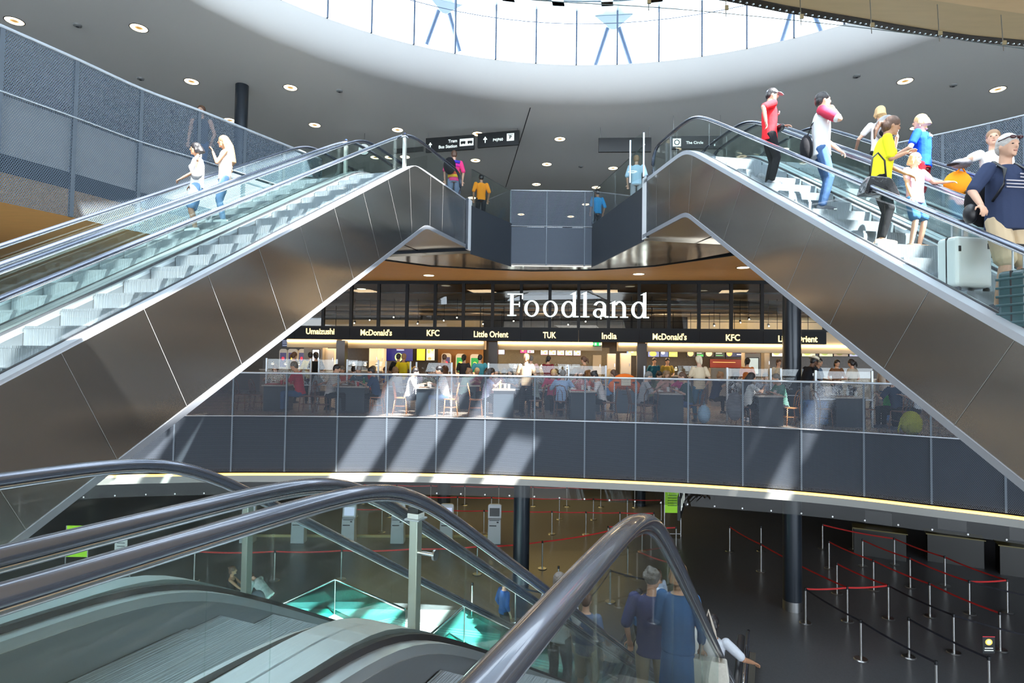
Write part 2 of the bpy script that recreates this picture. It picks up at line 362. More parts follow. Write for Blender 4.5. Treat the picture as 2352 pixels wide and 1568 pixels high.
# perforated balustrade of the mid level
def balustrade(root, line, posts, z0, z1, zf, pm, rail=0.05, postw=0.04, rail_m=None, dots=True):
    """line: plan points; posts: indices in line where posts stand"""
    rail_m = rail_m or ALU; L = 0; acc = [0]
    for a, b in zip(line, line[1:]): L += (b-a).length; acc.append(L)
    for a, b in zip(posts, posts[1:]):
        m = MB()
        for i in range(a, b):
            p, q = line[i], line[i+1]
            m.poly([(p.x, p.y, z0), (q.x, q.y, z0), (q.x, q.y, z1), (p.x, p.y, z1)], uv=[(acc[i], z0), (acc[i+1], z0), (acc[i+1], z1), (acc[i], z1)])
        m.build('mesh_panel', pm, root, world=True)
    m = MB(); m.tube([(p.x, p.y, z1+0.01) for p in line], rail/2*1.3, 8, r2=rail/2); m.build('top_rail', rail_m, root, world=True, smooth=True)
    for i in posts:
        p = line[i]; t = (line[min(i+1, len(line)-1)] - line[max(i-1, 0)]); a = math.atan2(t.y, t.x)
        nrm = Vector((-t.y, t.x, 0)).normalized()
        m = MB(); c = p + nrm*0.012; m.box((c.x, c.y, (z0+z1)/2), (postw, 0.05, z1-z0), rz=a)
        m.build('post', mat('mesh_post_grey', (0.09, 0.11, 0.135), 0.5, 0.3) if 'mesh_post_grey' not in bpy.data.materials else bpy.data.materials['mesh_post_grey'], root, world=True)
    if dots:
        m = MB(); l2 = off2(line, -0.02)
        m.tube([(p.x, p.y, zf) for p in l2], 0.012, 5); m.build('floor_line_rail', ALU, root, world=True)
pl = []; 
BALR = thing('mesh_balustrade', 'long curved perforated metal balustrade in front of the food hall, bright top rail', 'balustrade', (0, 15.6, 0))
balustrade(BALR, edge, list(range(6, len(edge)-6, 6)), -1.42, 1.13, 0.02, PERF)
# glass smoke apron under the slab edge with its row of dots
m = MB(); ap = off2(edge, 0.22); m.loft([[(p.x, p.y, -2.05) for p in ap], [(p.x, p.y, -1.6) for p in ap]], caps=False, closed=False)
AP = thing('glass_apron', 'dark reflective glass apron hanging below the food hall slab edge', 'glass panel', (0, 15.8, -1.6))
m.build('pane', glassmat('apron_glass', (0.6, 0.6, 0.57), 0.9), AP, world=True)
WB = mat('white_button', (0.8, 0.8, 0.8), 0.4)
for i in range(3, len(ap)-1, 3): m = MB(); m.ell((ap[i].x, ap[i].y-0.02, -2.0), (0.022, 0.012, 0.022), nu=8, nv=6); m.build('fixing_button', WB, AP, world=True)

# ---------------- upper level
# left mesh wall
lm_px = [(-150, 160), (0, 212), (172, 273), (322, 328), (455, 368), (560, 402), (650, 431), (735, 458)]
lmP = [Vector((p.x, p.y, 0)) for p in [atz(x, y, 5.7) for x, y in lm_px]]
LMW = catmull(lmP, 5)
LW = thing('perforated_screen', 'tall curved perforated metal screen along the upper floor on the left', 'screen', (-7.8, 10.5, ZU))
balustrade(LW, LMW, list(range(0, len(LMW), 5)), 3.95, 6.76, 5.72, PERF_L, rail=0.06, postw=0.07)
# deck ends
eL = [LL(15.2, -6.10, 17.7), LL(15.2, -9.25, 17.7)]; BR = [Vector((-0.08, 18.4, 0)), Vector((2.45, 18.4, 0))]
eR = [LL(13.6, 5.50, -9.6), LL(13.6, 8.60, -9.6)]
rm_px = [(2045, 455), (2105, 441), (2200, 419), (2352, 383)]
rmP = [Vector((p.x, p.y, 0)) for p in (atz(2020, 338, 6.76), atz(2165, 308, 6.76), atz(2270, 285, 6.76), atz(2352, 266, 6.76), atz(2480, 235, 6.76))]
RMW = catmull(rmP, 5)
RW = thing('perforated_screen', 'low perforated metal screen with white top rail on the upper floor at far right', 'screen', (10, 12.8, ZU))
balustrade(RW, RMW, list(range(0, len(RMW), 5)), 4.5, 6.76, 5.72, PERF_L, rail=0.05, postw=0.06)
# slab of the upper level: everything beyond the void edge
curve = [LMW[0] + Vector((-0.1, -4, 0))] + off2(LMW, 0.08) + [Vector((eL[1].x, eL[1].y, 0)), Vector((-2.6, 18.6, 0)), Vector((-1.2, 19.0, 0)), Vector((0.6, 19.3, 0)), Vector((2.6, 18.95, 0)), Vector((4.3, 18.0, 0)), Vector((eR[1].x+.2, eR[1].y+.6, 0))] + off2(RMW, 0.08) + [RMW[-1] + Vector((1.5, -6, 0))]
m = MB(); m.prism([(p.x, p.y) for p in curve] + [(41.9, 3), (41.9, 39.9), (-37.9, 39.9), (-37.9, 3)], 4.62, ZU)
struct(m.build('floor_upper', FLOORU))
m = MB(); cv = off2(curve, 0.03)
m.prism([(p.x, p.y) for p in cv] + [(41.8, 3), (41.8, 39.8), (-37.8, 39.8), (-37.8, 3)], 4.50, 4.60)
struct(m.build('ceiling_middle', WOOD))
m = MB(); c0 = off2(curve, -0.03); c1 = off2(curve, 0.05); m.loft([[(a.x, a.y, 4.46), (b.x, b.y, 4.46), (b.x, b.y, 4.75), (a.x, a.y, 4.75)] for a, b in zip(c0, c1)])
struct(m.build('trim_3', BLACK))
# landing deck between the two banks with the mesh-fronted bridge
SOFF = mat('mirror_soffit', (0.62, 0.52, 0.40), 0.16, 1.0, bump=0.6, bscale=1.2)
deckpoly = [eL[1], eL[0], BR[0], BR[1], eR[0], eR[1], Vector((4.3, 18.2, 0)), Vector((0.6, 19.4, 0)), Vector((-2.6, 18.8, 0))]
m = MB(); m.prism([(p.x, p.y) for p in deckpoly], 4.56, ZU-0.01); m2 = MB()
LD = thing('landing_deck', 'V-shaped landing deck joining both upper escalators, dark sides and mirror soffit', 'deck', (1.2, 18, 4.5))
m.build('deck_body', GRAPH, LD, world=True)
m2.prism([(p.x*0.999+.001, p.y) for p in deckpoly], 4.48, 4.55); m2.build('soffit', SOFF, LD, world=True)
SG = mat('graphite_panel', (0.07, 0.08, 0.095), 0.32, 0.5)
for a, b in ((eL[0], BR[0]), (BR[1], eR[0])):
    d = (b-a).normalized(); nn = Vector((d.y, -d.x, 0))*0.03
    m = MB(); m.ext([(a.x, a.y, 4.46), (b.x, b.y, 4.46), (b.x, b.y, 5.80), (a.x, a.y, 5.80)], nn); m.build('side_panel', SG, LD, world=True)
BF = thing('bridge_balustrade', 'perforated metal balustrade panel between the two upper escalators', 'balustrade', (1.2, 18.35, ZU))
bl = [Vector((x, 18.36, 0)) for x in (-0.1, 1.02, 2.2, 2.46)]
balustrade(BF, bl, [0, 1, 2, 3], 4.50, 6.82, 5.72, perfmat('bridge_mesh', (0.10, 0.12, 0.155), 0.026, 0.33), postw=0.035)
for nm, a, b, lb in (('l', eL[0], BR[0], 'frameless glass balustrade on the landing left of the bridge panel'), ('r', BR[1], eR[0], 'frameless glass balustrade on the landing right of the bridge panel')):
    G = thing('glass_balustrade', lb, 'balustrade', ((a.x+b.x)/2, (a.y+b.y)/2, ZU)); d = (b-a); L = d.length; d.normalize(); k = 2
    for i in range(k):
        p, q = a + d*(L*i/k + .01), a + d*(L*(i+1)/k - .01); m = MB(); m.ext([(p.x, p.y, 5.75), (q.x, q.y, 5.75), (q.x, q.y, 6.82), (p.x, p.y, 6.82)], Vector((d.y, -d.x, 0))*.016)
        m.build('glass_panel', ESCGLASS, G, world=True)
    m = MB(); m.tube([(a.x, a.y, 6.83), (b.x, b.y, 6.83)], 0.014, 6); m.build('edge_cap', STEEL_DK, G, world=True)

# slab above the camera side
ne = [Vector((-12, 0.5, 0)), Vector((-6, 3.0, 0)), Vector((-2, 4.0, 0)), Vector((1.0, 4.25, 0)), Vector((2.4, 4.56, 0)), Vector((4.3, 4.93, 0)), Vector((7, 5.0, 0)), Vector((12, 4.6, 0))]
nE = catmull(ne, 5)
m = MB(); m.prism([(p.x, p.y) for p in off2(nE, .055)] + [(20, 4.5), (20, -9), (-20, -9), (-20, .5)], 4.30, 4.44); struct(m.build('ceiling_near', WOODN))
m = MB(); m.prism([(p.x, p.y) for p in off2(nE, -0.08)] + [(20, 4.5), (20, -9), (-20, -9), (-20, .5)], 4.45, ZU); struct(m.build('floor_near', FLOORU))
m = MB(); a1 = off2(nE, 0.13); a0 = off2(nE, 0.055); m.loft([[(a.x, a.y, 4.29), (b.x, b.y, 4.29), (b.x, b.y, 4.42), (a.x, a.y, 4.42)] for a, b in zip(a0, a1)]); struct(m.build('trim_4', BLACK))
m = MB(); v1 = off2(nE, 0.10)
for i in range(len(v1)-1):
    p, q = v1[i], v1[i+1]; L = (q-p).length; k = max(1, int(L/0.05))
    for j in range(k): c = p.lerp(q, (j+.5)/k); m.ell((c.x, c.y, 4.288), (0.011, 0.011, 0.008), nu=6, nv=4)
tag(m.build('perforated_edge_trim', mat('trim_bead', (0.5, 0.55, 0.58), 0.3, 0.6)), 'dotted perforated edge strip on the wood ceiling at top right', 'trim', kind='stuff')
SC = thing('smoke_curtain', 'clear glass smoke curtain hung on clips below the wood ceiling edge, top right', 'glass curtain', (3, 4.6, 4.3))
g0 = [Vector((p.x, p.y, 0)) for p in (atz(1000, -28, 4.0), atz(1224, 0, 4.0), atz(1504, 17, 4.0), atz(1740, 38, 4.0), atz(2050, 72, 4.0), atz(2352, 112, 4.0), atz(2600, 146, 4.0))]
g1 = catmull(g0, 4)
m = MB(); m.loft([[(p.x, p.y, 4.0) for p in g1], [(p.x, p.y+.03, 4.3) for p in g1]], caps=False, closed=False); m.build('pane', SMOKE, SC, world=True)
m = MB(); m.tube([(p.x, p.y, 4.0) for p in g1], 0.0028, 5); m.build('pane_edge', mat('glass_edge_dark', (0.05, 0.08, 0.09), 0.3), SC, world=True)
for px, py in ((1490, 4), (1668, 18), (1840, 38), (2002, 57), (2158, 75), (2305, 97)):
    p = atz(px, py+14, 4.02); m = MB(); m.cyl((p.x, p.y, 4.0), (p.x, p.y+.02, 4.3), 0.0035, n=6); c = m.build('clip', STEEL_DK, SC, world=True)
    m = MB(); m.box((p.x, p.y-.01, 4.06), (0.026, 0.012, 0.032)); o = m.build('clip_plate', mat('clip_bronze', (0.35, 0.27, 0.15), 0.4, 0.5) if 'clip_bronze' not in bpy.data.materials else bpy.data.materials['clip_bronze'], SC, world=True)
# near floor the camera stands on, with a pit for the descending escalators
m = MB(); A1 = LL(1.35, -3.9, 23.2); B1 = LL(1.35, 1.2, 23.2); A0 = LL(-6, -3.9, 23.2); B0 = LL(-6, 1.2, 23.2)
m.prism([(-12, -8), (12, -8), (12, 1.2), (B1.x, B1.y), (A1.x, A1.y), (-12, 0.4)], -1.3, -0.01); struct(m.build('floor_camera_side', FLOORU)); area('bounce_fill', (0, -3.2, 4.2), 3, 260, (1.0, .93, .82), (0, -3.2, 0), sy=8)  # unseen lamp added behind the camera so its bounce brightens the wood ceiling
# ================================================================ escalators
SEAM = mat('panel_joint', (0.22, 0.22, 0.215), 0.6, 0.2)
def sp(x, k=0.22):
    v = x/k
    return k*(v if v > 30 else math.log1p(math.exp(v)))
def escalator(name, label, az, s0, lat, zl, sgn, tan, tmin, tmax, width=1.18, clad=None, zb=(1.1, 0.4), gap_r=0.155, gap_l=0.17, glass=None, hk=0.22, steps=None, end_flat=True, seam=1.5, outer_l=True, outer_r=True, dk=.22, rub=None, soffit=None, post=False):
    """lat: lateral of the left handrail. local frame: x right, y forward, z up from the landing floor; t = sgn*y grows down the slope"""
    glass = glass or ESCGLASS
    base = LL(s0, lat, az, zl); R = thing(name, label, 'escalator', base, -math.radians(az))
    t1 = (zl - (ZL if sgn > 0 else 0.0))/tan
    def zs(t, k=0.22): return -tan*(sp(t, k) - sp(t-t1, k))
    def samp(a, b, top, bot, k=0.22, st=0.12):
        n = max(2, int((b-a)/st)); out = []
        for i in range(n+1):
            t = a + (b-a)*i/n; out.append((sgn*t, (top(t) if callable(top) else zs(t, k)+top), (bot(t) if callable(bot) else zs(t, k)+bot)))
        return out if sgn > 0 else out[::-1]
    xs = (0.0, width)
    # truss / cladding
    ztb = lambda t: -zb[0] - tan*(sp(t + zb[1], 0.07) - sp(t - t1 + zb[1], .07))
    xl, xr = -gap_l, width + gap_r
    m = MB(); m.rib(samp(tmin, tmax, -.42, ztb, .12), xl+0.02, xr-0.02); m.build('truss', soffit or STEEL_DK, R)
    for a, b in ((xl+.02, .085), (width-.085, xr-.02)): m = MB(); m.rib(samp(tmin, tmax, dk-.08, -.40, .12), a, b); m.build('side_box', STEEL_DK, R)
    if clad:
        x0, x1 = (xl-0.012, xl+0.01) if clad == 'l' else (xr-0.01, xr+0.012)
        c30 = math.atan(tan); ext = []
        # panels split along seams square to the slope
        pts_top = lambda t: zs(t, .05)+dk-.03; pts_bot = ztb
        cuts = [tmin] + [t_ for t_ in (-2.3, -1.5, -.8) if t_ > tmin+.3]; tt = .28
        while tt < tmax: cuts.append(tt); tt += .915
        cuts.append(tmax)
        for i in range(len(cuts)-1):
            a, b = cuts[i], cuts[i+1]; m = MB(); g = 0.0
            def low(t):   # foot of the seam that starts at t on the top edge
                if t <= 0.3: return t + (0.25 if t > -0.6 else 0.0)*max(0, (t+0.6))
                return t - (zb[0]+0.15)*tan/(1+tan*tan)*1.05 if False else t - 0.62
            la = a if a == tmin else (a - 0.0 if a < 0.2 else a - 0.66*min(1, a/1.0)); lb = b if b == tmax and False else (b if b < 0.2 else b - 0.66*min(1, b/1.0))
            if i == 0: la = a
            k = 8; ring = []
            for j in range(k+1):
                f = j/k; t_ = a+g + (b-a-2*g)*f; u_ = la+g + (lb-la-2*g)*f
                ring.append([(x0, sgn*u_, ztb(u_)+0.05), (x1, sgn*u_, ztb(u_)+0.05), (x1, sgn*t_, pts_top(t_)), (x0, sgn*t_, pts_top(t_))])
            m.loft(ring); e = .006 if x1 > 0 else -.006
            if i: m.mi = 1; xo = x1+.003 if clad == 'r' else x0-.003; c0 = ring[0]; pb, pt = Vector(c0[1]), Vector(c0[2]); m.poly([(xo, pb.y-.004, pb.z), (xo, pb.y+.004, pb.z), (xo, pt.y+.004, pt.z), (xo, pt.y-.004, pt.z)])
            m.build('cladding_panel', [STEEL, SEAM], R)
        m = MB(); m.rib(samp(tmin, tmax, lambda t: ztb(t)+0.07, lambda t: ztb(t)-0.02), x0-0.012, x1+0.012); m.build('lower_edge_trim', EDGE, R)
    # outer decks
    for x0, x1, on in ((xl, -0.02, outer_l), (width+0.02, xr, outer_r)):
        if on: m = MB(); m.rib(samp(tmin, tmax, dk+.015, dk-.07, .14), x0-(.02 if clad == 'l' and x0 < 0 else 0), x1); m.build('outer_deck', ALU if (clad == 'l' and x0 < 0) or (clad == 'r' and x0 > 0) else DECK, R)
    # inner decks, skirts
    for s_ in (0, 1):
        xc = xs[s_]; d = 1 if s_ == 0 else -1
        a, b = sorted((xc + d*0.012, xc + d*0.10)); m = MB(); m.rib(samp(tmin+.05, tmax, dk-.005, dk-.06), a, b); m.build('inner_deck', DECK, R)
        a, b = sorted((xc + d*0.09, xc + d*0.105)); m = MB(); m.rib(samp(tmin+.05, tmax, dk-.055, -0.25), a, b); m.build('skirt', STEEL_DK, R)
        a, b = sorted((xc - 0.02, xc + 0.02)); m = MB(); m.rib(samp(tmin, tmax, dk+.025, dk-.02), a, b); m.build('glass_clamp', mat('clamp_black', (0.02, 0.02, 0.025), 0.4) if 'clamp_black' not in bpy.data.materials else bpy.data.materials['clamp_black'], R)
    # glass and handrails
    hz = 0.95; rr = 0.36
    for s_ in (0, 1):
        xc = xs[s_]; ta = tmin + 0.15; tb = tmax - (0.35 if tmax > t1 else 0)
        top = lambda t: zs(t, hk) + 0.93
        q = ta + rr
        def gt(t):
            if t < q: return zs(t, hk) + 0.93 - rr + math.sqrt(max(0, rr*rr - (q-t)**2))
            return top(t)
        cuts = [ta]; c_ = ta + 1.3
        while c_ < tb - .5: cuts.append(c_); c_ += 1.45
        cuts.append(tb)
        for a, b in zip(cuts, cuts[1:]):
            m = MB(); m.rib(samp(a+.003, b-.003, gt, dk+.02, st=0.06), xc-0.006, xc+0.006); m.build('glass_panel', glass, R)
        P = []
        for i in range(9):
            a = PI/2*i/8 - PI/2 + 0.0
            ang = -PI/2 + PI*i/8 ; P.append((xc, sgn*(q - rr*math.cos(ang)), zs(q, hk) + 0.95 - rr + rr*math.sin(ang)))
        P[0] = (xc, sgn*(q + 0.12), P[0][2])
        n = int((tb - q)/0.1)
        for i in range(1, n+1): t = q + (tb-q)*i/n; P.append((xc, sgn*t, zs(t, hk)+0.965))
        m = MB(); m.tube(P, 0.042, 14, r2=0.026, up=(1, 0, 0)) if False else m.tube(P, 0.041, 14, r2=0.027); h = m.build('handrail', rub or RUBBER, R, smooth=True)
        m = MB(); m.tube([(p[0], p[1], p[2]-0.035) for p in P[8:]], 0.014, 6); m.build('handrail_track', STEEL_BR, R, smooth=True)
    # steps
    td = 0.405; x0, x1 = 0.11, width-0.11
    t = 0.25; proto = {}
    while t < tmax - .3 and t < t1 + .2:
        zt = -tan*min(t, t1); y0 = sgn*t; y1 = sgn*(t+td)
        m = MB(); m.bx(x0, x1, y0, y1, zt-0.03, zt); m.bx(x0, x1, (y0 if sgn < 0 else y1)-0.01, (y0 if sgn < 0 else y1)+0.01, zt-td*tan, zt-0.031) if False else m.bx(x0, x1, y1-0.008, y1+0.008, zt-td*tan, zt-0.032)
        m.build('step', TREAD, R); t += td
    m = MB(); m.bx(x0, x1, sgn*(tmin+.02), sgn*0.02, -0.02, 0.012); m.build('comb_plate', TREAD, R)
    m = MB(); m.bx(x0, x1, sgn*0.03, sgn*0.245, -0.03, 0.0); m.build('flat_step', TREAD, R)
    return R
# left bank (two escalators rising away to the right), right bank, and the pair running down in front of the camera
EL1 = escalator('escalator', 'upper left escalator nearest the camera, brushed steel side cladding, empty steps', 17.7, 11.95, -7.51, ZU, -1, 0.574, -3.2, 12.5, clad='r', zb=(1.08, 0.59), gap_l=0.155, gap_r=0.17)
EL2 = escalator('escalator', 'upper left escalator farther from the camera carrying the two women', 17.7, 11.95, -9.02, ZU, -1, 0.574, -3.2, 12.5, zb=(1.08, 0.59), gap_r=0.155)
ER1 = escalator('escalator', 'upper right escalator nearest the camera, steel side cladding, crowded with travellers', -9.6, 11.3, 5.65, ZU, -1, 0.6125, -2.3, 11.5, clad='l', zb=(1.15, 0.0))
ER2 = escalator('escalator', 'upper right escalator farther from the camera, behind the man in white', -9.6, 11.3, 7.16, ZU, -1, 0.6125, -2.3, 11.5, zb=(1.15, 0.0), gap_l=0.155, gap_r=0.17)
ED1 = escalator('escalator', 'foreground escalator going down, its big black handrail crossing the bottom centre', 23.2, 2.35, -1.575, 0.0, 1, 0.588, -2.2, 13.5, width=1.145, dk=.31, glass=NEARGLASS, hk=0.17, zb=(1.1, 0.0))
ED2 = escalator('escalator', 'foreground escalator going down at far left, beyond the paired handrails', 23.2, 2.35, -3.05, 0.0, 1, 0.588, -2.2, 13.5, width=1.165, dk=.31, glass=NEARGLASS, hk=0.17, zb=(1.1, 0.0))
# ================================================================ people
DG = bpy.context.evaluated_depsgraph_get
def fuse(mb, name, m, parent, vox=0.01, sm=3):
    me = bpy.data.meshes.new(name); me.from_pydata([tuple(p) for p in mb.v], [], mb.f); me.materials.append(m)
    bm = bmesh.new(); bm.from_mesh(me); bmesh.ops.recalc_face_normals(bm, faces=bm.faces); bm.to_mesh(me); bm.free()
    t = bpy.data.objects.new('tmp', me); S.collection.objects.link(t)
    r = t.modifiers.new('r', 'REMESH'); r.mode = 'VOXEL'; r.voxel_size = vox; r.adaptivity = 0
    s = t.modifiers.new('s', 'SMOOTH'); s.factor = 0.5; s.iterations = sm
    ev = t.evaluated_get(DG()); me2 = bpy.data.meshes.new_from_object(ev); me2.name = name
    bpy.data.objects.remove(t); bpy.data.meshes.remove(me)
    me2.polygons.foreach_set('use_smooth', [True]*len(me2.polygons))
    if not me2.materials: me2.materials.append(m)
    o = bpy.data.objects.new(name, me2); S.collection.objects.link(o); o.parent = parent; return o
def capsule(mb, p0, r0, p1, r1, n=10):
    p0, p1 = Vector(p0), Vector(p1); d = p1-p0; L = d.length
    if L < 1e-5: d = Vector((0, 0, 1)); L = 1e-5
    d.normalize(); pts = []; rr = []
    for a in (80, 50, 20): a_ = math.radians(a); pts.append(p0 - d*r0*math.sin(a_)); rr.append(r0*math.cos(a_))
    pts.append(p0.lerp(p1, .5)); rr.append((r0+r1)/2)
    for a in (20, 50, 80): a_ = math.radians(a); pts.append(p1 + d*r1*math.sin(a_)); rr.append(r1*math.cos(a_))
    mb.tube(pts, rr, n)
def ik(a, b, l1, l2, pole):
    a, b, pole = Vector(a), Vector(b), Vector(pole); d = b-a; D = min(d.length, l1+l2-0.003); d.normalize(); b = a + d*D
    x = (l1*l1 - l2*l2 + D*D)/(2*D); h = math.sqrt(max(0, l1*l1 - x*x)); pv = pole - d*pole.dot(d)
    if pv.length < 1e-4: pv = Vector((0, 0, 1))
    return a + d*x + pv.normalized()*h, b
def ringloft(mb, rows, ax, ay, n=16):
    mb.loft([[Vector(c) + ax*(rx*math.copysign(abs(math.cos(2*PI*k/n))**.85, math.cos(2*PI*k/n))) + ay*(ry*math.sin(2*PI*k/n)) for k in range(n)] for c, rx, ry in rows])
SKIN = {}
def skin(c):
    k = 'skin_%d' % (c[0]*100)
    if k not in SKIN: SKIN[k] = mat(k, c, 0.5, 0, spec=0.3)
    return SKIN[k]
FAIR = (0.62, 0.38, 0.27); TAN = (0.42, 0.23, 0.14); BROWN = (0.13, 0.065, 0.04)
CL = {}
def cloth(name, c, **k):
    if name not in CL: CL[name] = mat(name, c, 0.85, 0, spec=0.15, bump=0.25, bscale=14, **k)
    return CL[name]
EYEM = mat('eye_dark', (0.02, 0.015, 0.012), 0.2); LIPM = mat('lip', (0.45, 0.18, 0.15), 0.5)
def person(label, loc, face, H=1.75, skinc=FAIR, shirt=None, sleeve=0.5, pants=None, leg=1.0, hair=None, hairstyle='short', shoe=None,
           lean=0, hd=(0, 0), hl=None, hr=None, fl=None, fr=None, pelvis=None, fat=1.0, fem=False, vox=0.010, sit=False, skirt=None, group=None, twist=0, cat='person', curl=0.5, hem=0.0, neckline=0.0):
    """face: heading in degrees (0 = away from the camera along +y, 180 = towards it). hands/feet in the person's own frame"""
    k = H/1.75; R = thing('person', label, cat, loc, -math.radians(face), group)
    V = Vector; sw = 0.165 if fem else 0.19
    P = V(pelvis) if pelvis else (V((0, 0, 0.50)) if sit else V((0, 0, 0.92)))
    la = math.radians(lean); s = V((0, math.sin(la), math.cos(la))); tw = math.radians(twist)
    side = V((math.cos(tw), -math.sin(tw), 0)); fw = side.cross(s)*-1
    if fw.y < 0 and abs(twist) < 90: fw = -fw
    nb = P + s*0.54; hx = math.radians(hd[0]); hp = math.radians(hd[1])
    HR = Matrix.Rotation(-hx, 3, 'Z') @ Matrix.Rotation(hp - la*0.4, 3, 'X')
    hc = nb + s*0.06 + HR @ V((0, 0.025, 0.115))
    B = MB()
    # skull, jaw, features
    B.ell(hc, (0.074, 0.094, 0.108), HR, 16, 12); B.ell(hc + HR @ V((0, 0.028, -0.055)), (0.055, 0.062, 0.062), HR)
    B.ell(hc + HR @ V((0, 0.098, -0.012)), (0.013, 0.018, 0.026), HR, 8, 6); B.ell(hc + HR @ V((0, 0.08, -0.092)), (0.022, 0.018, 0.018), HR, 8, 6)
    B.ell(hc + HR @ V((0, 0.083, 0.028)), (0.045, 0.012, 0.012), HR, 8, 6)
    for q in (-1, 1): B.ell(hc + HR @ V((q*0.077, -0.005, -0.012)), (0.009, 0.018, 0.031), HR, 8, 6)
    capsule(B, nb - s*0.05, 0.058, hc + HR @ V((0, -0.02, -0.06)), 0.052)
    tr = [(P - s*0.10, .10, .085), (P, .150*(1+.5*(fat-1)), .105*fat), (P + s*0.13, .135*fat, .098*fat), (P + s*0.26, .142*(1+.6*(fat-1)), .108*(1+.5*(fat-1))), (P + s*0.40, sw-.03, .105), (nb - s*0.06, sw-.045, .085), (nb - s*.005, .075, .06)]
    ringloft(B, tr, side, fw)
    if fem:
        for q in (-1, 1): B.ell(P + s*0.33 + side*q*0.07 + fw*0.085, (.058, .05, .055))
    hands = {}
    for q, tg in ((-1, hl), (1, hr)):
        sh = nb - s*0.055 + side*q*sw
        tg = V(tg) if tg else sh + V((q*0.06, 0.05, -0.50))
        pole = V((q*0.55, -0.8, -0.35)) if tg.z < sh.z + .15 else V((q*.8, .1, -.6))
        el, wr = ik(sh, tg, 0.285, 0.255, pole); ar = .040 if fem else .047
        capsule(B, sh, ar+.008, el, ar-.006); capsule(B, el, ar-.006, wr, .026)
        d = (wr-el).normalized(); nrm = d.cross(side); nrm = nrm.normalized() if nrm.length > .1 else V((0, 0, -1))
        if nrm.z > 0: nrm = -nrm
        acr = d.cross(nrm).normalized(); hands[q] = (sh, el, wr, d, ar)
        pc = wr + d*0.05; M3 = Matrix((acr, d, nrm)).transposed(); B.ell(pc, (.040, .050, .016), M3, 10, 6)
        for i in range(4):
            f0 = wr + d*0.082 + acr*(i-1.5)*0.020; L = (.062, .075, .07, .055)[i]
            f1 = f0 + (d*math.cos(curl*.6) + nrm*math.sin(curl*.6))*L*.5; f2 = f1 + (d*math.cos(curl*2) + nrm*math.sin(curl*2))*L*.5
            capsule(B, f0, .0095, f1, .009, 6); capsule(B, f1, .009, f2, .008, 6)
        t0 = wr + d*.03 - acr*q*.03; t1 = t0 + (d*.6 - acr*q*.8 + nrm*.3).normalized()*.035; t2 = t1 + (d*.9 - acr*q*.2 + nrm*.4).normalized()*.028
        capsule(B, t0, .012, t1, .0105, 6); capsule(B, t1, .0105, t2, .009, 6)
    legs = {}
    for q, tg in ((-1, fl), (1, fr)):
        hp_ = P + side*q*.092 - V((0, 0, .04)); tg = V(tg) if tg else (V((q*.11, .42, .08)) if sit else V((q*.10, 0, .08)))
        kn, an = ik(hp_, tg, .412, .408, V((q*.08, 1, 0.6 if sit else .1))); legs[q] = (hp_, kn, an)
        capsule(B, hp_, .082*(1+.4*(fat-1)), kn, .052); capsule(B, kn, .052, kn.lerp(an, .35), .055*.98); capsule(B, kn.lerp(an, .35), .054, an, .036)
        capsule(B, an - V((0, .02, .03)), .036, an + V((q*.015, .13, -.05)), .026)
    def scl(mb):
        mb.v = [p*k for p in mb.v]; return mb
    sk = skin(skinc); fuse(scl(B), 'body', sk, R, vox)
    if vox < .012:
        m = MB()
        for q in (-1, 1): m = MB(); m.ell(hc + HR @ V((q*.031, .086, .008)), (.012, .008, .006), HR, 8, 6); scl(m).build('eye', EYEM, R, smooth=True)
        m = MB(); m.ell(hc + HR @ V((0, .090, -.056)), (.022, .008, .006), HR, 8, 6); scl(m).build('mouth', LIPM, R, smooth=True)
    if shirt:
        m = MB(); g = .016
        rows = [(P - s*(0.06+hem), .150*(1+.5*(fat-1))+g, .112*fat+g)] + [(c, a+g, b+g) for c, a, b in tr[1:6]] + [(nb - s*(.012+neckline), .078+g, .064+g)]
        ringloft(m, rows, side, fw)
        if fem:
            for q in (-1, 1): m.ell(P + s*0.33 + side*q*0.07 + fw*0.09, (.068, .058, .062))
        for q in (-1, 1):
            sh, el, wr, d, ar = hands[q]
            if sleeve > 0:
                e = sh.lerp(el, min(1, sleeve*1.15)); capsule(m, sh, ar+.026, e, ar+.018)
                if sleeve > 1: capsule(m, el, ar+.014, el.lerp(wr, sleeve-1), ar+.004)
        fuse(scl(m), 'shirt', shirt, R, max(vox, .011), 3)
    if pants or skirt:
        m = MB(); g = .014; ringloft(m, [(P - s*0.09, .12+g, .10*fat+g), (P - s*.02, .152*(1+.5*(fat-1))+g*.8, .108*fat+g*.8), (P + s*.07, .142*(1+.5*(fat-1))+g*.6, .10*fat+g*.6)], side, fw)
        for q in (-1, 1):
            h_, kn, an = legs[q]; w = 1.25 if leg in (0.45, 0.5) else 1.0
            if skirt: break
            if leg <= .5: capsule(m, h_, .098*(1+.4*(fat-1)), h_.lerp(kn, leg*1.75), .080*w)
            else:
                capsule(m, h_, .096*(1+.4*(fat-1)), kn, .070); capsule(m, kn, .070, kn.lerp(an, min(1, (leg-.5)*2)-.06), .058 if not fem else .05)
        if skirt:
            a, b = legs[-1], legs[1]; m = MB(); ringloft(m, [(P + s*.06, .15, .115), (P - V((0, 0, .12)), .175, .15), (P - V((0, 0, skirt)), .20, .17)], side, fw)
        fuse(scl(m), 'shorts' if leg <= .5 else ('skirt' if skirt else 'trousers'), pants, R, max(vox, .011), 3)
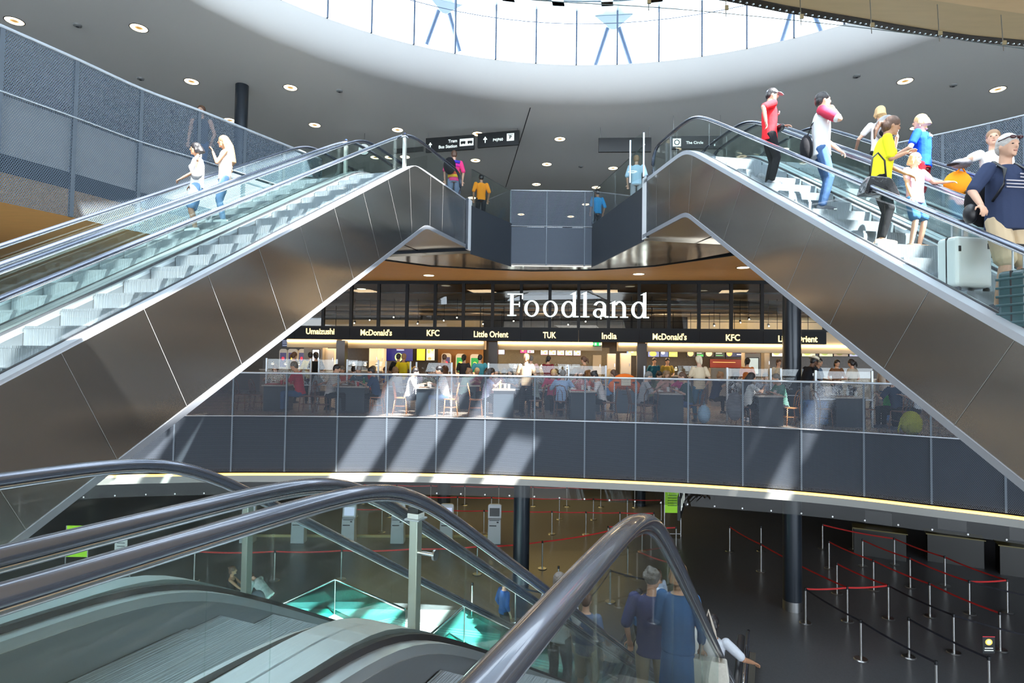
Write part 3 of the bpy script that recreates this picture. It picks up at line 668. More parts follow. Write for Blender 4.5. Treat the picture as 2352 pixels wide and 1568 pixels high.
    if shoe:
        for q in (-1, 1):
            an = legs[q][2]; m = MB(); z = an.z-.08
            m.loft([[V((an.x + q*.004 + x*w, an.y + y, z + h*hh)) for x, hh in ((-1, 0), (1, 0), (1, .55), (.6, 1), (-.6, 1), (-1, .55))] for y, w, h in ((-.085, .026, .05), (-.07, .036, .085), (0, .038, .09), (.08, .044, .065), (.14, .043, .05), (.175, .026, .035))])
            scl(m).build('shoe', shoe, R, smooth=50)
    if hair:
        m = MB(); c = hc; o = lambda x, y, z: c + HR @ V((x, y, z))
        if hairstyle == 'short': m.ell(o(0, -.014, .034), (.088, .100, .098), HR, 14, 10); m.ell(o(0, -.05, -.01), (.080, .062, .078), HR)
        elif hairstyle == 'bald': m.ell(o(0, -.045, -.01), (.079, .062, .062), HR)
        elif hairstyle == 'curly':
            m.ell(o(0, -.02, .03), (.088, .1, .1), HR, 14, 10); random.seed(3)
            for i in range(26): a = random.uniform(0, 2*PI); b = random.uniform(-.1, 1.3); m.ell(o(.088*math.cos(a)*math.cos(b), -.02 + .1*math.sin(a)*math.cos(b) - (.02 if math.sin(a) > 0 else 0), .03+.1*math.sin(b)), (.022, .022, .022), None, 6, 5)
        elif hairstyle in ('long', 'ponytail', 'bob', 'bun'):
            m.ell(o(0, -.012, .036), (.092, .102, .100), HR, 14, 10); m.ell(o(0, -.05, -.02), (.088, .068, .09), HR)
            if hairstyle == 'long':
                m.tube([o(0, -.05, .02), o(0, -.09, -.09), nb + fw*-.09 - s*.05, nb + fw*-.13 - s*.22, nb + fw*-.12 - s*.32], [.075, .085, .085, .07, .03], 10)
                for q in (-1, 1): m.tube([o(q*.06, -.01, .03), o(q*.082, -.005, -.06), nb + side*q*.09 - fw*.03 - s*.06], [.03, .034, .02], 8)
            if hairstyle == 'ponytail': m.tube([o(0, -.08, .02), o(0, -.15, .01), o(0, -.17, -.10), o(0, -.15, -.22)], [.03, .034, .032, .012], 8)
            if hairstyle == 'bob':
                m.tube([o(0, -.05, .02), o(0, -.08, -.07), o(0, -.07, -.13)], [.08, .088, .06], 10)
                for q in (-1, 1): m.tube([o(q*.06, 0, .03), o(q*.083, .0, -.05), o(q*.075, 0, -.1)], [.03, .03, .02], 8)
            if hairstyle == 'bun': m.ell(o(0, -.09, .08), (.045, .045, .04), HR)
        fuse(scl(m), 'hair', hair, R, max(vox, .010), 2)
    R['_k'] = k; 
    J = dict(hc=hc*k, nb=nb*k, P=P*k, s=s, side=side, fw=fw, HR=HR, k=k, hands={q: (v[0]*k, v[1]*k, v[2]*k) for q, v in hands.items()}, legs={q: [x*k for x in v] for q, v in legs.items()})
    del R['_k']
    return R, J
HB = mat('hair_black', (0.012, 0.010, 0.012), 0.4, bump=.5, bscale=60, stretch=(1, 1, .1)); HBR = mat('hair_brown', (0.10, 0.05, 0.03), 0.5, bump=.5, bscale=60, stretch=(1, 1, .1))
HBL = mat('hair_blond', (0.62, 0.42, 0.20), 0.5, bump=.5, bscale=60, stretch=(1, 1, .1)); HG = mat('hair_grey', (0.50, 0.48, 0.46), 0.6, bump=.5, bscale=50)
HSG = mat('hair_salt_and_pepper', (0.16, 0.15, 0.14), 0.6, noise=.7, nscale=30, bump=.5, bscale=50); HLB = mat('hair_light_brown', (0.30, 0.17, 0.09), 0.5, bump=.5, bscale=60, stretch=(1, 1, .1))
def cap_(J, m, brim_m=None, R=None, hat='cap'):
    k = J['k']; HR = J['HR']; c = J['hc']; b = MB()
    o = lambda x, y, z: c + HR @ Vector((x*k, y*k, z*k))
    if hat == 'cap':
        rings = []
        for i in range(6):
            t = i/5*PI/2; rings.append([o(.088*math.cos(t)*math.cos(2*PI*j/14)*.97+0, -.012 + .104*math.cos(t)*math.sin(2*PI*j/14), .032 + .088*math.sin(t)) for j in range(14)])
        b.loft(rings); br = []
        for y, z in ((.07, .045), (.13, .042), (.175, .028)): w = {.07: .075, .13: .068, .175: .03}[y]; br.append([o(-w, y, z), o(0, y+.01, z+.012), o(w, y, z), o(w, y, z-.006), o(0, y+.01, z+.005), o(-w, y, z-.006)])
        b.loft(br); h = b.build('cap', m, R, smooth=True)
    else:
        rings = []
        for r_, z in ((.15, .045), (.152, .05), (.092, .055), (.088, .12), (.07, .135), (.03, .128)): rings.append([o(r_*math.cos(2*PI*j/18), -.01 + r_*1.12*math.sin(2*PI*j/18), z) for j in range(18)])
        b.loft(rings); h = b.build('hat', m, R, smooth=40); b = MB()
        b.loft([[o(.094*math.cos(2*PI*j/18), -.01 + .105*math.sin(2*PI*j/18), z) for j in range(18)] for z in (.057, .075)], caps=False); b.build('hat_band', BLACK, R, smooth=True)
    return h
# ---- placing people on escalators
def on_esc(az, s0, zl, sgn, tan, lat, t):
    """a spot on a step at slope distance t: world point"""
    td = .405; i = max(0, math.floor((t-.25)/td)); tc = .25 + td*(i+.5); z = zl - tan*(.25+td*i)
    return LL(s0 + sgn*tc, lat, az, z)
def esc_t(px, py, lat, az, s0, sgn): return (onlat(px, py, lat, az)[0]-s0)*sgn
# ================================================================ travellers on the escalators
RA = (-9.6, 11.3, ZU, -1, .6125); LA_ = (17.7, 11.95, ZU, -1, .574); DA = (23.2, 2.35, 0.0, 1, .588)
def esc_pt(E, lat, t): return on_esc(E[0], E[1], E[2], E[3], E[4], lat, t)
DENIM = cloth('denim_blue', (0.055, 0.11, 0.24), noise=.3, nscale=6); LDENIM = cloth('pale_denim', (0.22, 0.38, 0.62), noise=.2, nscale=6); BLK = cloth('black_cloth', (0.014, 0.014, 0.017)); WHT = cloth('white_cloth', (0.80, 0.80, 0.80))
SHB = mat('shoe_dark', (0.02, 0.025, 0.04), 0.5); SHW = mat('shoe_white', (0.75, 0.75, 0.73), 0.5); SHT = mat('sandal_tan', (0.55, 0.36, 0.24), 0.6)
GREYM = mat('grey_cloth_cap', (0.42, 0.45, 0.52), 0.8); PLB = mat('black_plastic', (0.015, 0.016, 0.02), 0.4)
def part(R, J, name, m, fn, smooth=True):
    b = MB(); k = J['k']; fn(b); b.v = [p*k for p in b.v]; return b.build(name, m, R, smooth=smooth)
# boy in red
p = esc_pt(RA, 5.98, 1.95)
R, J = person('boy in a red t-shirt and grey cap near the top of the right escalator', p, 95, 1.70, FAIR, cloth('red_shirt', (0.75, 0.03, 0.04)), .75, BLK, 1, HB, 'short', SHB, hr=(.34, -.17, 1.03), hl=(-.06, .27, 1.10), hd=(10, -12), hem=.06)
cap_(J, GREYM, None, R)
part(R, J, 'waist_bag', PLB, lambda b: b.ell((.02, .17, 1.03), (.15, .07, .06)))
part(R, J, 'shirt_print', mat('pink_print', (0.85, 0.45, 0.5), 0.7), lambda b: b.tube([(.10, .135, 1.30), (.05, .15, 1.27), (0, .155, 1.30), (-.05, .15, 1.27), (-.09, .135, 1.29)], .008, 6))
# man in white and red
p = esc_pt(RA, 6.05, 3.35)
R, J = person('man in a white t-shirt with red shoulders, blue jeans, hand on his shoulder', p, 112, 1.83, FAIR, cloth('light_grey_shirt', (0.72, 0.74, 0.76)), .72, DENIM, 1, HB, 'short', SHB, hr=(.13, .16, 1.42), hl=(-.24, .26, .96), hd=(-15, 0), hem=.05)
RED2 = cloth('crimson_cloth', (0.60, 0.05, 0.10))
for q in (-1, 1):
    sh, el, wr = [v/J['k'] for v in J['hands'][q]]; part(R, J, 'red_sleeve', RED2, lambda b: (capsule(b, sh + Vector((0, 0, .01)), .079, sh.lerp(el, .72), .070, 12)))
part(R, J, 'soles', SHW, lambda b: [b.box((q*.104, .045, .008), (.085, .27, .016)) for q in (1,)], False)
BG = thing('backpack', 'small black backpack hanging behind the man in the white and red shirt', 'bag', p + Vector((-.22, .02, .98)), -.3)
m = MB(); m.ell((0, 0, 0), (.09, .12, .21), nu=14, nv=10); m.build('pouch', BLK, BG, smooth=True); m = MB(); m.tube([(.02, 0, .19), (.08, -.02, .36), (.15, -.03, .44)], .018, 8, r2=.006); m.build('strap', BLK, BG, smooth=True)
# woman in yellow
p = esc_pt(RA, 5.98, 4.45)
R, J = person('woman in a bright yellow top and black trousers with a brown ponytail', p, 115, 1.70, TAN, cloth('yellow_top', (0.86, 0.82, 0.03)), .7, BLK, .97, HBR, 'ponytail', SHT, hr=(.04, .30, 1.22), hl=(-.16, .34, .98), lean=8, hd=(-10, -14), fem=True, fat=1.12, hem=.10)
HBAG = thing('handbag', 'large glossy black handbag hanging at the hip of the woman in yellow', 'bag', p + Vector((-.16, -.22, .72)), .2)
m = MB(); m.loft([[(-.26*w, -.07*w, z), (.26*w, -.07*w, z), (.26*w, .07*w, z), (-.26*w, .07*w, z)] for z, w in ((-.13, .92), (-.12, 1), (0, .85), (.10, .62), (.12, .5))]); m.build('bag_body', mat('patent_leather', (0.012, 0.013, 0.015), 0.18, coat=.5, bump=.4, bscale=20), HBAG, smooth=50, bevel=.01)
m = MB(); m.tube([(-.12, 0, .11), (-.08, 0, .36), (.02, .02, .44), (.1, 0, .34), (.12, 0, .11)], .011, 6); m.build('handle', PLB, HBAG, smooth=True)
# girl in pink
p = esc_pt(RA, 6.50, 4.5)
R, J = person('small girl in a pink floral top and denim shorts holding out one arm', p, 163, 1.26, FAIR, cloth('pink_floral', (0.85, 0.50, 0.58), noise=.35, nscale=18), .45, cloth('denim_shorts', (0.04, 0.13, 0.26)), .45, HBL, 'bob', SHT, hl=(-.50, .26, 1.20), hr=(.24, .14, .86), hd=(-5, 4), hem=.05)
# man with suitcases
p = esc_pt(RA, 6.02, 5.95)
NAVY = cloth('navy_shirt', (0.035, 0.05, 0.105))
R, J = person('grey haired man in a navy t-shirt with a striped print, rucksack straps and beige shorts', p, 172, 1.84, FAIR, NAVY, .75, cloth('beige_shorts', (0.58, 0.47, 0.32)), .5, HG, 'short', SHB, hr=(.44, .16, 1.0), hl=(-.36, .10, .92), hd=(4, -6), fat=1.22, hem=.06)
m = mat('print_stripe', (0.55, 0.52, 0.58), 0.7)
for i in range(5):
    z = 1.20 + i*.032; x0 = -.13; x1 = .13 if i < 3 else .0
    o = part(R, J, 'print_stripe', m, lambda b: b.tube([(x0, .128, z), (x0/2 + x1/2 - .03, .152, z-.004), (x1, .132 if x1 > .1 else .155, z)], .0065, 6))
part(R, J, 'sunglasses', mat('sunglass_frame', (0.05, 0.012, 0.015), 0.2), lambda b: [b.ell(J['hc']/J['k'] + J['HR'] @ Vector((q*.036, .088, .072)), (.034, .012, .018), J['HR'], 10, 8) for q in (-1, 1)] + [b.tube([J['hc']/J['k'] + J['HR'] @ Vector(v) for v in ((-.085, -.02, .05), (-.07, .075, .07), (0, .105, .075), (.07, .075, .07), (.085, -.02, .05))], .006, 6)])
for q in (-1, 1): part(R, J, 'rucksack_strap', PLB, lambda b: b.tube([(q*.12, -.12, 1.42), (q*.125, .0, 1.485), (q*.13, .115, 1.38), (q*.155, .13, 1.22), (q*.175, .03, 1.08)], .024, 8, r2=.009))
RS = thing('rucksack', 'black rucksack on the back of the man in the navy t-shirt', 'bag', p + Vector((-.03, .25, 1.22)), .1)
m = MB(); m.ell((0, 0, -.02), (.20, .12, .26), nu=14, nv=10); m.build('pouch', BLK, RS, smooth=True); m = MB(); m.ell((-.17, -.02, -.14), (.06, .08, .11)); m.build('side_pocket', PLB, RS, smooth=True)
def suitcase(label, loc, rz, w, d, h, m_, ribs=0, handle=0.0, trim=None):
    R = thing('suitcase', label, 'suitcase', loc, rz); b = MB(); b.bx(-w/2, w/2, -d/2, d/2, .05, h); s = b.build('shell', m_, R, bevel=.045, seg=4)
    b = MB(); b.bx(-w/2-.003, w/2+.003, -.012, .012, .055, h-.003); b.build('zip_band', trim or PLB, R, bevel=.01)
    for i in range(ribs):
        z = .12 + (h-.2)*i/(ribs-1); b = MB(); b.bx(-w/2-.006, w/2+.006, -d/2-.006, d/2+.006, z-.012, z+.012); b.build('rib', m_, R, bevel=.006)
    for x in (-1, 1):
        for y in (-1, 1): b = MB(); b.cyl((x*(w/2-.05)-.012, y*(d/2-.04), .03), (x*(w/2-.05)+.012, y*(d/2-.04), .03), .03, n=12); b.build('wheel', PLB, R, smooth=40)
    b = MB(); b.bx(-.07, .07, -.016, .016, h+.008, h+.024); b.bx(-.07, -.055, -.016, .016, h-.01, h+.02); b.bx(.055, .07, -.016, .016, h-.01, h+.02); b.build('grip', PLB, R, bevel=.004)
    for sx, sz in ((-w/2+.035, h-.14), (w/2-.06, h-.10)): b = MB(); b.bx(sx-.012, sx+.012, -d/2-.006, -d/2+.004, sz-.03, sz+.03); b.build('latch', PLB, R)
    if handle:
        for x in (-.07, .07): b = MB(); b.cyl((x, d/2-.05, h-.02), (x, d/2-.05, h+handle), .009, n=8); rod = b.build('telescopic_rod', ALU, R, smooth=40)
        b = MB(); b.bx(-.09, .09, d/2-.067, d/2-.033, h+handle, h+handle+.03); b.build('pull_handle', PLB, rod, bevel=.008)
    return R
suitcase('large white hard-shell suitcase standing on the escalator step, pull handle raised', esc_pt(RA, 5.97, 5.70) + Vector((-.02, 0, 0)), .18, .46, .26, .60, mat('white_shell', (0.84, 0.88, 0.89), 0.3, coat=.3), 0, .20)
suitcase('dark green ribbed hard-shell suitcase at the right edge beside the beige shorts', esc_pt(RA, 5.93, 6.40) + Vector((-.10, .02, .0)), .25, .44, .27, .62, mat('dark_green_shell', (0.025, 0.07, 0.08), 0.35, coat=.3), 6, .25)
# far right escalator
p = esc_pt(RA, 7.78, 2.45)
R, J = person('blonde traveller in white carrying a black and white backpack on the far right escalator', p, 20, 1.62, FAIR, WHT, .5, BLK, 1, HBL, 'bob', SHB, hl=(-.35, .25, 1.10), fem=True)
BG = thing('backpack', 'black and white patterned backpack on the blonde traveller in white', 'bag', p + Vector((-.02, -.20, 1.17)), -.35)
m = MB(); m.ell((0, 0, 0), (.18, .12, .22), nu=14, nv=10); m.build('pouch', mat('patterned_cloth', (0.3, 0.3, 0.3), 0.7, noise=.98, nscale=9), BG, smooth=True); m = MB(); m.ell((0, -.06, -.08), (.13, .08, .10)); m.build('front_pocket', BLK, BG, smooth=True)
p = esc_pt(RA, 7.80, 3.35)
R, J = person('blond child in a royal blue t-shirt and red and black shorts seen from behind', p, -35, 1.64, FAIR, cloth('royal_blue', (0.01, 0.08, 0.75)), .55, cloth('red_black_shorts', (0.25, 0.01, 0.02), noise=.9, nscale=2), .5, HBL, 'bob', SHB, hl=(-.22, .30, 1.12), hr=(.12, .25, 1.2), hd=(-15, 0))
part(R, J, 'shirt_lettering', mat('white_print', (0.75, 0.8, 0.9), 0.7), lambda b: [b.box((x, -.135, 1.36), (.012, .006, h)) for x, h in ((-.07, .07), (-.04, .04), (-.015, .05), (.015, .05), (.04, .035))])
p = esc_pt(RA, 7.72, 4.35)
R, J = person('man in a white t-shirt behind the navy shirted man, reaching one arm to the left', p, 185, 1.66, FAIR, WHT, .6, DENIM, 1, HLB, 'short', SHB, hr=(.62, .32, 1.22), hd=(30, 0))
CP = thing('cap', 'dark patterned cap held in the outstretched hand beside the orange bag', 'cap', p + Vector((-.66, -.30, 1.10)), 0); m = MB(); m.ell((0, 0, 0), (.13, .10, .06), nu=12, nv=8); m.build('crown', mat('cap_pattern', (0.1, 0.1, 0.12), 0.7, noise=.9, nscale=20), CP, smooth=True); m = MB(); m.ell((-.12, -.02, -.02), (.08, .07, .012)); m.build('brim', BLK, CP, smooth=True)
OB = thing('bag', 'round orange bag carried beside the child in blue', 'bag', p + Vector((-.60, -.15, .88)), 0); m = MB(); m.ell((0, 0, 0), (.17, .13, .17), nu=14, nv=10); m.build('sack', cloth('orange_cloth', (0.95, 0.33, 0.02)), OB, smooth=True); m = MB(); m.tube([(-.06, -.06, .13), (0, -.08, .21), (.06, -.06, .13)], .012, 6); m.build('strap', cloth('orange_strap', (0.85, 0.28, 0.02)), OB, smooth=True)
# second child partly hidden: lilac
p = esc_pt(RA, 7.62, 4.75) 
R, J = person('child in a lilac top half hidden behind the outstretched arm and glass', p, 150, 1.10, FAIR, cloth('lilac_top', (0.45, 0.36, 0.66), noise=.3, nscale=20), .5, cloth('navy_skirt', (0.05, 0.06, 0.14)), .97, HLB, 'bob', SHB)
# two women on the far left escalator
p = esc_pt(LA_, -8.52, 3.85)
R, J = person('woman with short black hair in a white sleeveless top and pale denim shorts', p, -112, 1.60, TAN, WHT, 0.0, LDENIM, .5, HB, 'bob', SHW, hl=(-.04, .26, 1.02), hr=(.24, .12, .98), hd=(0, -6), fem=True)
BG = thing('handbag', 'small black and white patterned handbag under the arm of the woman in white', 'bag', p + Vector((.10, -.20, .98)), -.4); m = MB(); m.ell((0, 0, 0), (.13, .05, .09), nu=12, nv=8); m.build('bag_body', bpy.data.materials['patterned_cloth'], BG, smooth=True); m = MB(); m.tube([(-.08, 0, .07), (-.03, 0, .27), (.04, .04, .36), (.07, 0, .07)], .010, 6); m.build('strap', GREYM, BG, smooth=True)
p = esc_pt(LA_, -8.30, 3.25)
R, J = person('woman with long light brown hair in a beige top and pale blue jeans', p, -115, 1.62, TAN, cloth('beige_top', (0.66, 0.58, 0.50)), 0.0, LDENIM, 1, HLB, 'long', SHW, hl=(-.05, .22, 1.38), hr=(.22, -.02, .92), hd=(0, -8), fem=True)
# descending in front
p = esc_pt(DA, -1.20, 4.62)
R, J = person('grey haired man in a navy polo shirt and beige trousers riding down, seen from behind', p, 20, 1.74, FAIR, cloth('navy_polo', (0.06, 0.07, 0.17)), .85, cloth('sand_trousers', (0.52, 0.47, 0.36)), 1, HSG, 'curly', SHB, hd=(25, -4), fat=1.05, hem=.05, vox=.009)
part(R, J, 'collar', bpy.data.materials['navy_polo'], lambda b: b.tube([J['nb']/J['k'] + Vector((.068*math.cos(a), .058*math.sin(a), -.012)) for a in [2*PI*i/14 for i in range(15)]], .016, 8))
p = esc_pt(DA, -.80, 3.85)
R, J = person('woman in a long denim blue shirt dress riding down with a spotted tote bag', p, 23, 1.62, FAIR, cloth('denim_dress', (0.05, 0.13, 0.30), noise=.15, nscale=5), 1.6, bpy.data.materials['denim_dress'], 1, HLB, 'bob', SHB, hl=(-.10, .24, 1.04), fem=True, fat=1.12, skirt=.50, vox=.009)
TB = thing('tote_bag', 'pale grey tote bag with small dark dots hanging beside the woman in denim blue', 'bag', p + Vector((.27, -.10, .60)), -.35)
m = MB(); m.loft([[(-.17*w, -.06*w, z), (.17*w, -.06*w, z), (.17*w, .07*w, z), (-.17*w, .07*w, z)] for z, w in ((-.22, .92), (-.20, 1.05), (0, 1.05), (.16, .92), (.17, .86))]); m.build('bag_body', mat('spotted_canvas', (0.52, 0.53, 0.50), 0.8, noise=.25, nscale=26), TB, smooth=50, bevel=.015)
for y in (-.03, .03): m = MB(); m.tube([(-.09, y, .16), (-.06, y, .42), (-.01, y*.5, .62), (.05, y, .42), (.09, y, .16)], .009, 6); m.build('handle', mat('canvas_strap', (0.45, 0.42, 0.38), 0.8) if 'canvas_strap' not in bpy.data.materials else bpy.data.materials['canvas_strap'], TB, smooth=True)
p = esc_pt(DA, -1.02, 6.35)
R, J = person('grey haired traveller in a white polo shirt further down the escalator', p, 18, 1.86, FAIR, WHT, .8, DENIM, 1, HSG, 'curly', SHB, hd=(10, -12), hem=.05)
p = esc_pt(DA, -.78, 7.15)
R, J = person('person with a long black ponytail resting a hand on the black handrail', p, 26, 1.90, TAN, cloth('pale_grey_tee', (0.55, 0.60, 0.68)), .7, BLK, 1, HB, 'ponytail', SHB, hr=(.52, .22, 1.12), hem=.03)
p = esc_pt(DA, -2.42, 4.85)
R, J = person('man in a white polo shirt riding down behind the glass at left of the handrail', p, 30, 1.62, FAIR, bpy.data.materials['pale_grey_tee'], .8, BLK, 1, HSG, 'short', SHB, hr=(.2, .22, 1.0))
p = esc_pt(DA, -2.30, 5.9)
R, J = person('person in a dark blue top and khaki shorts riding down behind the glass', p, 30, 1.60, FAIR, cloth('steel_blue_top', (0.10, 0.14, 0.24)), .8, cloth('khaki', (0.42, 0.38, 0.28)), .5, HBR, 'short', SHB)
# on the lower floor
def lowp(px, py, H): 
    v = ray(px, py); z = ZL + H; t = (z-EYE)/v.z; return Vector((v.x*t, v.y*t, ZL))
R, J = person('woman in a pale blue off-shoulder top standing on the lower floor facing the camera', lowp(1512, 1308, 1.68), 170, 1.68, TAN, cloth('pale_blue_top', (0.45, 0.52, 0.66)), 1.4, cloth('blue_trousers', (0.12, 0.17, 0.27)), 1, HBR, 'long', SHB, hr=(.1, .24, 1.08), fem=True, neckline=.06)
R, J = person('person in a blue jacket walking on the lower floor beside the woman in pale blue', lowp(1468, 1352, 1.70), 60, 1.70, FAIR, cloth('mid_blue_jacket', (0.05, 0.14, 0.32)), 1.8, BLK, 1, HB, 'short', SHB, hl=(-.25, .2, .95))
R, J = person('person in a royal blue top on the lower floor, seen through green glass', lowp(1158, 1328, 1.70), 60, 1.70, FAIR, cloth('deep_blue_top', (0.03, 0.09, 0.28)), 1.5, BLK, 1, HB, 'short', SHB)
# pair with the blue suitcase
pw = lowp(533, 1300, 1.66)
R, J = person('woman in a black top and white skirt helping with luggage on the lower floor', pw, 75, 1.66, TAN, BLK, 0.0, cloth('white_skirt', (0.72, 0.74, 0.75)), 1, HBR, 'bun', SHB, hl=(-.15, .45, 1.05), hr=(.12, .45, 1.02), fem=True, skirt=.55, neckline=.16)
R, J = person('man in a pale patterned shirt bending over a case on the lower floor', pw + Vector((.74, .25, 0)), -75, 1.72, FAIR, cloth('pale_pattern_shirt', (0.45, 0.50, 0.50), noise=.5, nscale=14), .8, BLK, 1, HBR, 'short', SHB, lean=50, hd=(0, -45), pelvis=(0, -.16, .88), hl=(-.12, .45, .55), hr=(.2, .4, .55), hem=.05)
sc_ = suitcase('blue hard-shell suitcase with a grey bag on top on the lower floor', pw + Vector((.90, -.45, 0)), .2, .42, .26, .66, mat('cobalt_shell', (0.01, 0.20, 0.52), 0.35), 4, 0)
GB = thing('rucksack', 'grey rucksack propped on top of the blue suitcase', 'bag', pw + Vector((.90, -.45, .72)), .2); m = MB(); m.ell((0, 0, .22), (.20, .14, .27), nu=14, nv=10); m.build('pouch', cloth('slate_nylon', (0.10, 0.12, 0.15)), GB, smooth=True); m = MB(); m.ell((.02, -.1, .12), (.15, .08, .13)); m.build('front_pocket', cloth('slate_nylon2', (0.07, 0.085, 0.11)), GB, smooth=True)
# upper floor
def upp(px, py, Y, H): q = at(px, py, Y); return Vector((q.x, q.y, ZU))
R, J = person('traveller in a rainbow striped shirt with a black backpack at the left escalator head', upp(1042, 430, 16.6, 1.7), -10, 1.72, FAIR, cloth('rainbow_shirt', (0.7, 0.05, 0.2)), .8, cloth('blue_grey_trousers', (0.2, 0.25, 0.36)), 1, HBR, 'short', SHW)
for z, c, nm in ((1.40, (0.05, 0.03, .45), 'violet_band'), (1.30, (.65, .02, .35), 'magenta_band'), (1.10, (.8, .12, .02), 'orange_band'), (1.0, (.85, .5, .02), 'yellow_band')):
    part(R, J, 'shirt_band', mat(nm, c, .8), lambda b: ringloft(b, [(Vector((0, 0, z-.04)), .175, .135), (Vector((0, 0, z+.04)), .178 if z < 1.35 else .20, .138)], Vector((1, 0, 0)), Vector((0, 1, 0))))
BG = thing('backpack', 'black backpack on the traveller in the rainbow shirt', 'bag', upp(1042, 430, 16.6, 1.7) + Vector((-.10, -.22, 1.22)), .1); m = MB(); m.ell((0, 0, 0), (.17, .12, .24), nu=14, nv=10); m.build('pouch', BLK, BG, smooth=True)
R, J = person('person in an orange t-shirt and dark cap behind the landing glass', upp(1105, 450, 18.3, 1.7), -15, 1.60, TAN, cloth('orange_tee', (0.85, 0.30, 0.02)), .8, BLK, 1, HB, 'short', SHB)
cap_(J, BLK, None, R)
R, J = person('person in a bright blue shirt behind the landing glass on the right', upp(1372, 470, 19.9, 1.7), -20, 1.66, TAN, cloth('cyan_shirt', (0.02, 0.30, 0.65)), .9, BLK, 1, HB, 'short', SHB)
R, J = person('person in pale blue behind the glass newel left of the right escalator', upp(1462, 350, 16.6, 1.7), 10, 1.66, FAIR, cloth('ice_blue_shirt', (0.45, 0.65, 0.8)), .9, cloth('grey_trousers', (0.35, 0.38, 0.42)), 1, HLB, 'short', SHB)
R, J = person('person in a dark tank top behind the perforated screen on the left', upp(462, 300, 14.2, 1.7), 175, 1.86, FAIR, cloth('charcoal_tank', (0.06, 0.07, 0.09)), 0.0, DENIM, 1, HBR, 'short', SHB)
# ================================================================ food hall front
FP0 = Vector((-5.5, 22.4, 0)); FP1 = Vector((9.46, 20.8, 0)); FD = (FP1-FP0).normalized(); FN = Vector((-FD.y, FD.x, 0)); FA = math.atan2(FD.y, FD.x)
def fU(px, d=0.0, py=760):
    v = ray(px, py); P = FP0 + FN*d; t = (P.dot(FN))/(v.dot(FN)); q = v*t; return (Vector((q.x, q.y, 0)) - FP0).dot(FD)
def fZ(px, py, d=0.0):
    v = ray(px, py); P = FP0 + FN*d; t = (P.dot(FN))/(v.dot(FN)); return v.z*t + EYE
def FPt(u, d, z): q = FP0 + FD*u + FN*d; return Vector((q.x, q.y, z))
def fbox(mb, u0, u1, d0, d1, z0, z1):
    c = FPt((u0+u1)/2, (d0+d1)/2, (z0+z1)/2); return mb.box(c, (abs(u1-u0), abs(d1-d0), z1-z0), rz=FA)
def fthing(name, label, cat, u, d, z, group=None): return thing(name, label, cat, FPt(u, d, z), FA, group)
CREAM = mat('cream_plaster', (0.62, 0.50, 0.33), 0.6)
m = MB(); fbox(m, -9, 22, 0, .10, 4.38, 4.49); fbox(m, -9, 22, -.02, .12, 2.70, 2.78); m1 = m
FR = fthing('window_frame', 'black metal frame of the glazing above the food hall signs', 'window frame', 7, 0, 2.7); m.build('rails', BLACK, FR, world=True)
mpx = [560, 620, 680, 742, 806, 869, 934, 999, 1064, 1131, 1197, 1263, 1329, 1398, 1468, 1537, 1606, 1680, 1751, 1822, 1895, 1970]
for x in mpx: u = fU(x, 0, 700); m = MB(); fbox(m, u-.055, u+.055, -.01, .11, 2.74, 4.42); m.build('mullion', BLACK, FR, world=True)
for i, (a, b) in enumerate(zip(mpx, mpx[1:])):
    m = MB(); fbox(m, fU(a, 0, 700)+.055, fU(b, 0, 700)-.055, .045, .055, 2.78, 4.38); m.build('glass_pane', SHOPGLASS, FR, world=True)
SB = fthing('sign_band', 'long graphite band carrying the yellow counter names above the food counters', 'sign band', 7, -.1, 2.25)
for a, b in zip(mpx[::2], mpx[2::2]): m = MB(); fbox(m, fU(a, 0)+.004, fU(b, 0)-.004, -.12, .02, 2.27, 2.70); m.build('band_panel', mat('band_graphite', (0.009, 0.011, 0.015), 0.6, 0.0, spec=.2) if 'band_graphite' not in bpy.data.materials else bpy.data.materials['band_graphite'], SB, world=True)
YL = mat('lit_yellow_letter', (1, .9, .5), emit=(1.0, 0.80, 0.36), es=1.25)
WL = mat('lit_white_letter', (.9, 1, 1), emit=(0.82, 0.97, 1.0), es=1.15)
def text(s, size, m_, name='lettering', bold=0.0, parent=None, loc=(0, 0, 0), rot=(PI/2, 0, 0), ext=0.01, align='CENTER'):
    c = bpy.data.curves.new('t', 'FONT'); c.body = s; c.size = size; c.extrude = ext; c.offset = bold; c.align_x = align; c.resolution_u = 3
    o = bpy.data.objects.new('t', c); S.collection.objects.link(o); me = bpy.data.meshes.new_from_object(o.evaluated_get(DG())); bpy.data.objects.remove(o)
    me.name = name; me.materials.clear(); me.materials.append(m_); q = bpy.data.objects.new(name, me); S.collection.objects.link(q); q.parent = parent; q.location = loc; q.rotation_euler = rot; return q
def width(o): xs = [v.co.x for v in o.data.vertices]; return max(xs)-min(xs)
def fit(o, w): s = w/width(o); o.scale = (s, 1, 1)
